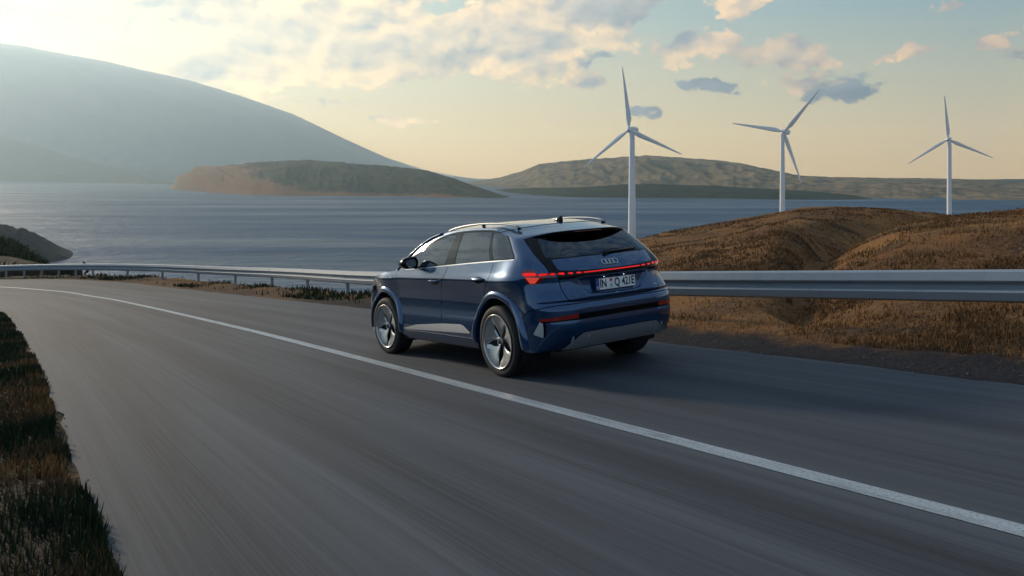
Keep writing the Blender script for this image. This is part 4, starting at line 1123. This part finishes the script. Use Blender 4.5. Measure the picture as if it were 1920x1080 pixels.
rw=mk('rear_window',joinp(G['rear'],mir(G['rear'])),M_DGLASS); mk('window_border',joinp(G['border'],mir(G['border'])),M_BLACK,rw)
for f in (lambda t:t,mir): mk('pillar_gap',f(G['gap']),M_GAP)
# black door seam across the B pillar
# ---- roof cap and windscreen
ts=np.linspace(0,1,15)
XE=np.array(ZT_X);ZE=np.array(ZT_Z); stn=np.linspace(0,len(XE)-1,66); si=np.arange(len(XE))
xe=crom(si,XE,stn); ze=crom(si,ZE,stn); ed=SG(xe,ze); xc=crom(si,np.array(CC_X),stn); zc=crom(si,np.array(CC_Z),stn)
def cap(i,t):
    p=abs(t); k=min(max((stn[i]-0)/2.,0),1); ex=3.2; 
    return (xc[i]+(ed[i,0]-xc[i])*p**2.6, ed[i,1]*t, zc[i]+(ze[i]-zc[i])*p**(4.2-1.2*k))
tt=np.linspace(-1,1,41); tt=np.sign(tt)*(1-(1-np.abs(tt))**1.35)
VC=np.array([[cap(i,t) for t in tt] for i in range(len(stn))])
def capobj(name,i0,i1,m,parent=None,dz=0):
    V=VC[i0:i1+1].copy(); V[...,2]+=dz; return pydata(name,V.reshape(-1,3),grid_faces(i1-i0+1,len(tt),True),m,parent if parent is not None else car)
iW=int(np.abs(xc-1.72).argmin()); iS=int(np.abs(xc+.19).argmin())
spo=capobj('rear_spoiler',0,iS,M_PAINT); roof=capobj('roof',iS,iW,M_PAINT); ws=capobj('windscreen',iW,len(stn)-1,M_GLASS)
roofP=lambda i,t:Vector(cap(i,t))
# body coloured screen pillars over the glass edge
for s in (1,-1):
    P=[roofP(i,s*.985)+Vector((0,0,.004)) for i in range(iW-2,len(stn)-1)]
    v,f=tube(P,.030,8,flat=.45); pydata('screen_pillar',v,f,M_PAINT,car)
# seam where the spoiler meets the roof
P=[Vector(cap(iS,t))+Vector((0,0,.0005)) for t in np.linspace(-1,1,40)]
v,f=tube(P,.0035,6); pydata('roof_gap',v,f,M_GAP,roof)
# spoiler lip: edge thickness and black underside running to the glass
edge=VC[0]; V=[]
for (x,y,z) in edge: V+= [(x,y,z),(x-.004,y,z-.012),(x+.004,y,z-.026),(x+.05,y*.985,z-.034),(x+.16,y*.96,z-.022)]
Fq=grid_faces(len(edge),5,False); lip=pydata('spoiler_lip',V,Fq,M_BLACK,spo)
P=[Vector((x-.0015,y,z-.020)) for (x,y,z) in edge if abs(y)<.2]
v,f=tube(P,.0055,6); pydata('high_brake_light',v,f,simple('brake_lens',(.16,.01,.008),.2,coat=1),spo)
# side fins between glass and pillar
# antenna fin
V=[];n=12
for (s,w,h0,h1) in ((.105,.001,.0,.004),(.06,.018,.0,.022),(.02,.026,.0,.040),(-.02,.026,.0,.062),(-.045,.022,.0,.070),(-.06,.014,.0,.060),(-.07,.004,.0,.01)):
    for j in range(n):
        t=math.pi*j/(n-1); V.append((s,w*math.cos(t),h1*math.sin(t)**.8))
fin=pydata('antenna',V,grid_faces(7,n,False),M_BLACK,car)
zf=float(np.interp(-.02,xc,zc)); fin.location=(-.0,0,zf-.006); fin.rotation_euler=(0,R_(-6),0)
# roof rails
for s in (1,-1):
    P=[(1.50,.575,1.543),(1.42,.578,1.563),(1.2,.582,1.590),(.9,.585,1.606),(.6,.585,1.607),(.3,.583,1.594),(.08,.58,1.573),(-.04,.577,1.552),(-.10,.575,1.527)]
    xs_=np.linspace(0,len(P)-1,40); A=crom(np.arange(len(P)),np.array(P),xs_); A[:,1]*=s; A[:,2]-=.012
    rr=[.005+.010*min(1,min(k,39-k)/5) for k in range(40)]
    v,f=tube([tuple(a) for a in A],rr,10,flat=.75); rail=pydata('roof_rail',v,f,M_CHROME,car)
    for q in (3,19,36):
        a=A[q]; bm=bmesh.new(); box(bm,(a[0],a[1],a[2]-.018),(.06,.014,.03),bev=.004); bmo('rail_foot',bm,M_BLACK,rail)
# ---- bonnet
ux=np.array([2.22,2.6,2.9,3.1,3.3,3.5,3.72,4.1]); hx=[2.66,2.86,3.05,3.19,3.31,3.40,3.45,3.48]; hz_=[1.085,1.085,1.065,1.04,1.00,.95,.91,.872]
uq=np.linspace(2.22,4.1,40); e=SA(uq,belt_z(uq)); cx_=crom(ux,np.array(hx),uq); cz_=crom(ux,np.array(hz_),uq)
V=[]
for i in range(40):
    for t in tt: p=abs(t); V.append((cx_[i]+(e[i,0]-cx_[i])*p**1.6,e[i,1]*t,cz_[i]+(e[i,2]-cz_[i])*p**4+.018*math.exp(-((p-.78)/.10)**2)*(1-i/45)))
pydata('bonnet',V,grid_faces(40,len(tt),True),M_PAINT,car)
# ---- floor and interior
bm=bmesh.new(); box(bm,(1.38,0,.30),(2.0,1.66,.14),bev=.03); box(bm,(-.32,0,.44),(.9,1.05,.16),bev=.03); box(bm,(1.38,0,.30),(3.8,1.05,.12),bev=.03); bmo('underbody',bm,M_BLKM,car)
bm=bmesh.new(); box(bm,(1.95,0,.98),(.5,1.5,.20),bev=.06); box(bm,(.9,0,.55),(3.0,1.55,.06)); bmo('dashboard',bm,M_SEAT,car)
for (x,y,w) in ((.95,.38,.50),(.95,-.38,.50),(.02,0,1.25)):
    bm=bmesh.new(); box(bm,(x,y,.72),(.50,w,.16),bev=.05)
    box(bm,(x-.28,y,1.0),(.14,w*.92,.56),Matrix.Rotation(R_(-14),3,'Y'),bev=.05)
    for yy in ((y,) if w<1 else (-.40,.40)):
        box(bm,(x-.38,yy,1.30),(.09,.24,.16),Matrix.Rotation(R_(-10),3,'Y'),bev=.035)
    bmo('seat',bm,M_SEAT,car,True)
P=[(1.52+.055*math.cos(t),.38+.185*math.sin(t),1.06+.175*math.cos(t)) for t in np.linspace(0,2*math.pi,28,endpoint=False)]
v,f=tube(P,.014,6,closed=True,up=Vector((1,0,0))); pydata('steering_wheel',v,f,M_BLKM,car)
# ---- handles
for s in (1,-1):
    for (u0,z0,par) in ((1.31,.972,fd),(.285,1.004,rd)):
        p=SA([u0],[z0])[0]; y=s*p[1]
        # dark scoop behind and bowed grip
        V=[(u0,y+s*.0015,z0-.005)]; 
        for k in range(28):
            t=2*math.pi*k/28; uu=u0+.105*math.cos(t); zz=z0-.004+.036*math.sin(t); q=SA([uu],[zz])[0]; V.append((uu,s*(q[1]+.0015),zz))
        Fq=[(0,1+k,1+(k+1)%28)[::s] for k in range(28)]
        sc=pydata('handle_scoop',V,Fq,M_BLACK,par[0 if s>0 else 1],smooth=False)
        xs_=np.linspace(-.118,.118,12); P=[(u0+a,s*(SA([u0+a],[z0])[0][1]+.030*(1-(a/.118)**4)+.002),z0+.006) for a in xs_]
        v,f=tube(P,[.010]+[.0150]*10+[.010],8,flat=.9); pydata('handle',v,f,M_PAINT,par[0 if s>0 else 1])
# ---- mirrors
for s in (1,-1):
    V=[];n=20; secs=[(-.075,.70,0),(-.062,.98,0),(-.03,1.0,0),(.03,.97,0),(.09,.82,0),(.135,.55,-.01),(.155,.2,-.02)]
    for (dx_,k,dz_) in secs:
        for j in range(n):
            t=2*math.pi*j/n; c,s_=math.cos(t),math.sin(t)
            yy=math.copysign(abs(c)**.75,c)*.108*k; zz=math.copysign(abs(s_)**.80,s_)*(.078 if s_>0 else .066)*k*(1-.18*c)
            V.append((1.800+dx_,s*(.990+yy),1.192+zz+dz_))
    Fq=[]
    for i in range(len(secs)-1):
        for j in range(n):
            q=(i*n+j,i*n+(j+1)%n,(i+1)*n+(j+1)%n,(i+1)*n+j); Fq.append(q if s>0 else q[::-1])
    Fq.append(tuple((len(secs)-1)*n+j for j in range(n))); Fq.append(tuple(range(n))[::-1])
    mo=pydata('wing_mirror',V,Fq,M_BLACK,car)
    V=[]
    for j in range(n):
        t=2*math.pi*j/n; c,s_=math.cos(t),math.sin(t)
        V.append((1.800-.0765,s*(.990+math.copysign(abs(c)**.75,c)*.066),1.192+math.copysign(abs(s_)**.8,s_)*.047*(1-.18*c)))
    pydata('mirror_glass',V,[tuple(range(n)) if s<0 else tuple(range(n))[::-1]],M_MIRR,mo,smooth=False)
    v,f=tube([(1.84,s*.90,1.150),(1.86,s*.86,1.125),(1.88,s*.82,1.11)],[.030,.026,.03],8,flat=.6); pydata('mirror_arm',v,f,M_BLACK,mo)
# ---- wheels
def rimface():
    """five broad turbine blades with dark slots between them"""
    V=[];Fq=[];nr,na=12,10
    rs=np.linspace(.045,.262,nr)
    for b in range(5):
        a0=2*math.pi*b/5+.35; base=len(V)
        for i,r in enumerate(rs):
            k=i/(nr-1)
            half=R_(11+18*min(1,k*1.5)**.8+8.2*(min(1,max(0,(k-.55)/.3)))) ; sk=R_(7)*k
            for j in range(na):
                q=j/(na-1)*2-1; th=a0+sk+half*q
                y=.0-.030*(1-k)**1.5+.016*k-.018*(1+q)*.5*(1-abs(k-.5)) - (.010 if abs(q)>.99 else 0)
                V.append((r*math.cos(th),y,r*math.sin(th)))
        for i in range(nr-1):
            for j in range(na-1):
                Fq.append((base+i*na+j,base+i*na+j+1,base+(i+1)*na+j+1,base+(i+1)*na+j))
    return V,Fq
tp=[(.272,.100),(.280,.112),(.300,.119),(.325,.121),(.345,.116),(.358,.105),(.3655,.090),(.368,.080),(.368,.062),(.360,.060),(.360,.052),(.3685,.050),(.369,.022),(.361,.020),(.361,.012),(.369,.010)]
tp=tp+[(r,-h) for r,h in tp[::-1]]
rp=[(.276,.1195),(.283,.124),(.279,.1275),(.270,.1265),(.264,.116),(.262,.100),(.258,.02),(.255,-.10)]
wheel0={}
for cx in (AX0,AX1):
    for s in (1,-1):
        wh=empty('wheel'); wh.parent=car; wh.location=(cx,s*.795,.368); wh.rotation_euler=(0,0,R_(3.0) if cx>1 else 0)
        fl=lambda V:[(x,y*s,z) for x,y,z in V]
        ff=lambda Fq:Fq if s>0 else [q[::-1] for q in Fq]
        V,Fq=lathe(tp,72); t_=pydata('tyre',fl(V),ff([q[::-1] for q in Fq]),M_TYRE,wh)
        V,Fq=lathe(rp,72); pydata('rim',fl(V),ff([q for q in Fq]),M_RIM,wh)
        V,Fq=rimface(); o=pydata('rim_blades',fl([(x,y+.095,z) for x,y,z in V]),ff(Fq),M_RIM,wh)
        V,Fq=lathe([(.001,.045),(.10,.050),(.20,.045),(.258,.03)],48); pydata('rim_back',fl(V),ff(Fq),M_RIMD,wh)
        V,Fq=lathe([(.001,.092),(.026,.091),(.030,.086),(.031,.06)],32); cp=pydata('hub_cap',fl(V),ff(Fq),M_RIMD,wh)
        V,Fq=lathe([(.031,.088),(.034,.094),(.041,.092),(.046,.075)],32); pydata('cap_ring',fl(V),ff(Fq),M_CHROME,wh)
# ---- rear details
def surf_frame(u,z,off=0.,sgn=1):
    P=SA([u],[z])[0]; e_=4e-3; du=SA([u+e_],[z])[0]-SA([u-e_],[z])[0]; dz=SA([u],[z+e_])[0]-SA([u],[z-e_])[0]
    n=np.cross(dz,du); n/=np.linalg.norm(n); zv=dz/np.linalg.norm(dz); rx=np.cross(zv,n)
    P=P+n*off
    if sgn<0: P=P*[1,-1,1]; n=n*[1,-1,1]; zv=zv*[1,-1,1]; rx=np.cross(zv,n)
    M=Matrix(((rx[0],zv[0],n[0],P[0]),(rx[1],zv[1],n[1],P[1]),(rx[2],zv[2],n[2],P[2]),(0,0,0,1)))
    return M          # local x to the right seen from outside, y up, z outward
def text_mesh(s,size,ext,bold=0.,sx=1.):
    cu=bpy.data.curves.new('t','FONT'); cu.body=s; cu.size=size; cu.extrude=ext; cu.offset=bold; cu.align_x='CENTER'; cu.align_y='CENTER'; cu.resolution_u=3
    ob=bpy.data.objects.new('t',cu); COL.objects.link(ob); dg=bpy.context.evaluated_depsgraph_get()
    me=bpy.data.meshes.new_from_object(ob.evaluated_get(dg)); bpy.data.objects.remove(ob)
    for v in me.vertices: v.co.x*=sx
    return me
def ylocal(me,name,m,parent,M):
    o=link(name,me,m,parent); o.matrix_parent_inverse=Matrix.Identity(4); o.matrix_local=M; return o
PC=Vector((-.878,0,.903)); tilt=R_(0)
PM=Matrix.Translation(PC)@Matrix(((0,0,-1,0),(-1,0,0,0),(0,1,0,0),(0,0,0,1)))     # x-> -y (right seen from behind), y-> up, z-> rearwards
bm=bmesh.new(); box(bm,(0,0,0),(.524,.114,.006),bev=.002)
plate=bmo('license_plate',bm,M_WHITE,car); plate.matrix_local=PM
bm=bmesh.new(); box(bm,(-.237,0,.0036),(.044,.108,.0012)); o=bmo('blue_band',bm,M_BLUEB,plate)
bm=bmesh.new()
for k in range(12):
    t=2*math.pi*k/12; box(bm,(-.237+.012*math.cos(t),.022+.012*math.sin(t),.0048),(.003,.003,.0008))
bmo('star_ring',bm,simple('plate_yellow',(.6,.45,.05),.5),plate)
ylocal(text_mesh('D',.030,.0005,.001),'country_letter',M_WHITE,plate,Matrix.Translation((-.237,-.032,.0046)))
for s_,x_,sc in (('IN',-.163,.78),('Q',.018,.78),('421E',.163,.74)):
    ylocal(text_mesh(s_,.112,.0006,.0022,sc),'plate_text',M_INK,plate,Matrix.Translation((x_,0,.0046)))
for (c,yy,r) in (((.42,.07,.02),.030,.0165),((.42,.55,.62),-.022,.0195)):
    V=[(-.062+r*math.cos(t),yy+r*math.sin(t),.0050) for t in np.linspace(0,2*math.pi,20,endpoint=False)]
    pydata('seal',V,[tuple(range(20))],simple('seal_paint',c,.4),plate,smooth=False)
for (z0,z1) in ((.8435,.8465),):
    bm=bmesh.new(); box(bm,(0,-.058,.002),(.53,.004,.012)); box(bm,(0,.058,.002),(.53,.004,.012)); box(bm,(.264,0,.002),(.004,.12,.012)); box(bm,(-.264,0,.002),(.004,.12,.012)); bmo('plate_frame',bm,M_BLKM,plate)
# number plate lamps in the recess above the plate
M_LAMP=simple('plate_lamp_light',(.9,.9,.9),.4,emit=(.92,.96,1.),es=2.)
for y in (-.13,.13):
    bm=bmesh.new(); box(bm,(-.893,y,.9755),(.018,.05,.004)); bmo('plate_lamp',bm,M_LAMP,tailgate)
    bm=bmesh.new(); box(bm,(-.893,y,.9795),(.024,.058,.004)); box(bm,(-.904,y,.976),(.003,.058,.010)); bmo('lamp_hood',bm,M_BLKM,tailgate)
# ring emblem
EM=surf_frame(-1.5285,1.112,.004); P0=EM.translation; EMc=EM.copy(); EMc.translation=Vector((P0.x,0,P0.z))
V,Fq=[],[]
for k in range(4):
    c=(k-1.5)*.0465
    P=[(c+.031*math.cos(t),.031*math.sin(t),.0015*(k%2)) for t in np.linspace(0,2*math.pi,32,endpoint=False)]
    v,f=tube(P,.0045,6,closed=True,up=Vector((0,0,1))); V,Fq=merge((V,Fq),(v,f))
em=pydata('ring_emblem',V,Fq,M_SILV,car); 
em.matrix_local=Matrix(((0,EMc[0][1],EMc[0][2],P0.x),(-1,0,0,0),(0,EMc[2][1],EMc[2][2],P0.z),(0,0,0,1)))
M_BADGE=simple('dark_badge',(.10,.10,.11),.25,metal=.9)
Mq=surf_frame(-.985,.815,.001); ylocal(text_mesh('Q4',.040,.001,.0006,1.15),'model_badge',M_BADGE,car,Mq)
Mq=surf_frame(-1.085,.815,.001); ylocal(text_mesh('e-tron',.030,.001,.0004,1.25),'model_badge',M_BADGE,car,Mq)
Mq=surf_frame(-.975,.835,.001,-1); ylocal(text_mesh('quattro',.020,.001,.0004,1.1),'model_badge',M_SILV,car,Mq)
# small side badge on the front wing
Mq=surf_frame(2.50,1.01,.002); bm=bmesh.new(); box(bm,(-.018,0,0),(.018,.018,.003)); box(bm,(.012,0,0),(.020,.020,.003)); o=bmo('wing_badge',bm,M_CHROME,car); o.matrix_local=Mq
# wiper
def glass_pt(y,z,off):
    uu=np.linspace(-1.4,-.6,300); Q=SG(uu,np.full(300,z)); k=np.abs(Q[:,1]-abs(y)).argmin(); return (Q[k,0]-off,y,z+off*.8)
P=[glass_pt(y,z,o_) for y,z,o_ in ((.0,1.185,.02),(-.03,1.20,.035),(-.10,1.208,.034),(-.20,1.211,.026),(-.30,1.214,.022))]
v,f=tube(P,[.028,.026,.015,.012,.008],8,flat=.5); wp=pydata('rear_wiper',v,f,M_BLKM,car)
P=[glass_pt(y,z,.008) for y,z in ((-.08,1.200),(-.2,1.203),(-.35,1.207),(-.48,1.212))]
v,f=tube(P,.008,6); pydata('wiper_blade',v,f,M_BLKM,wp)
HAZE_D=0.9e-4
# ---------------------------------------------------------------- haze
bm=bmesh.new(); bmesh.ops.create_cube(bm,size=1)
me=bpy.data.meshes.new('haze'); bm.to_mesh(me); bm.free()
hz_o=bpy.data.objects.new('haze',me); COL.objects.link(hz_o)
hz_o.dimensions=(1,1,1); X0,X1,Y0,Y1,Z0,Z1=-11300,7000,-800,12100,-77,1980
hz_o.scale=(X1-X0,Y1-Y0,Z1-Z0); hz_o.location=((X0+X1)/2,(Y0+Y1)/2,(Z0+Z1)/2)
m=bpy.data.materials.new('haze_air'); m.use_nodes=True; t=NT(m.node_tree)
o=t.n('ShaderNodeOutputMaterial'); pv=t.n('ShaderNodeVolumePrincipled')
pv.inputs['Color'].default_value=(.62,.83,1.0,1); pv.inputs['Density'].default_value=HAZE_D; pv.inputs['Anisotropy'].default_value=.5
t.l(pv.outputs[0],o.inputs['Volume']); me.materials.append(m)
tag(hz_o,'pale evening haze over the bay','haze',kind='stuff')

# sunlit mist lying against the big mountain
mu=[-620,-300,-60,0,100,200,280,350,450,550,650,725,800,850]; mv=[74,62,74,82,99,117,136,151,181,216,264,297,321,332]
U=np.linspace(-620,850,60); vt=np.interp(U,mu,mv); ya=60*F/11.; V=[]
for u,v in zip(U,vt):
    a=(u-CX)/F; yc=ya+2300; zc=(HV-v)/F*yc; k=min(1,(850-u)/250+.05)
    sec=[(ya+150,-68),(ya+250,zc*.12),(ya+650,zc*.45),(ya+1250,zc*.76),(yc-150,zc*1.0+20),(yc+350,zc*.96),(yc+350,-68)]
    for (y,z) in sec: V.append((a*y,y,max(z,-68) if z>-60 else z))
n=7; Fq=[]
for i in range(59):
    for j in range(n): Fq.append((i*n+j,(i+1)*n+j,(i+1)*n+(j+1)%n,i*n+(j+1)%n))
Fq.append(tuple(range(n))); Fq.append(tuple(59*n+j for j in range(n))[::-1])
mo=pydata('mist_bank',V,Fq,None,None,smooth=False)
bm=bmesh.new(); bm.from_mesh(mo.data); bmesh.ops.recalc_face_normals(bm,faces=bm.faces); bm.to_mesh(mo.data); bm.free()
m=bpy.data.materials.new('mist_air'); m.use_nodes=True; t=NT(m.node_tree)
o=t.n('ShaderNodeOutputMaterial'); pv=t.n('ShaderNodeVolumePrincipled')
pv.inputs['Color'].default_value=(.80,.92,1.0,1); pv.inputs['Density'].default_value=8.5e-4; pv.inputs['Anisotropy'].default_value=.5
t.l(pv.outputs[0],o.inputs['Volume']); mo.data.materials.clear(); mo.data.materials.append(m)
tag(mo,'pale sunlit mist lying over the slope of the big mountain','mist',kind='stuff')
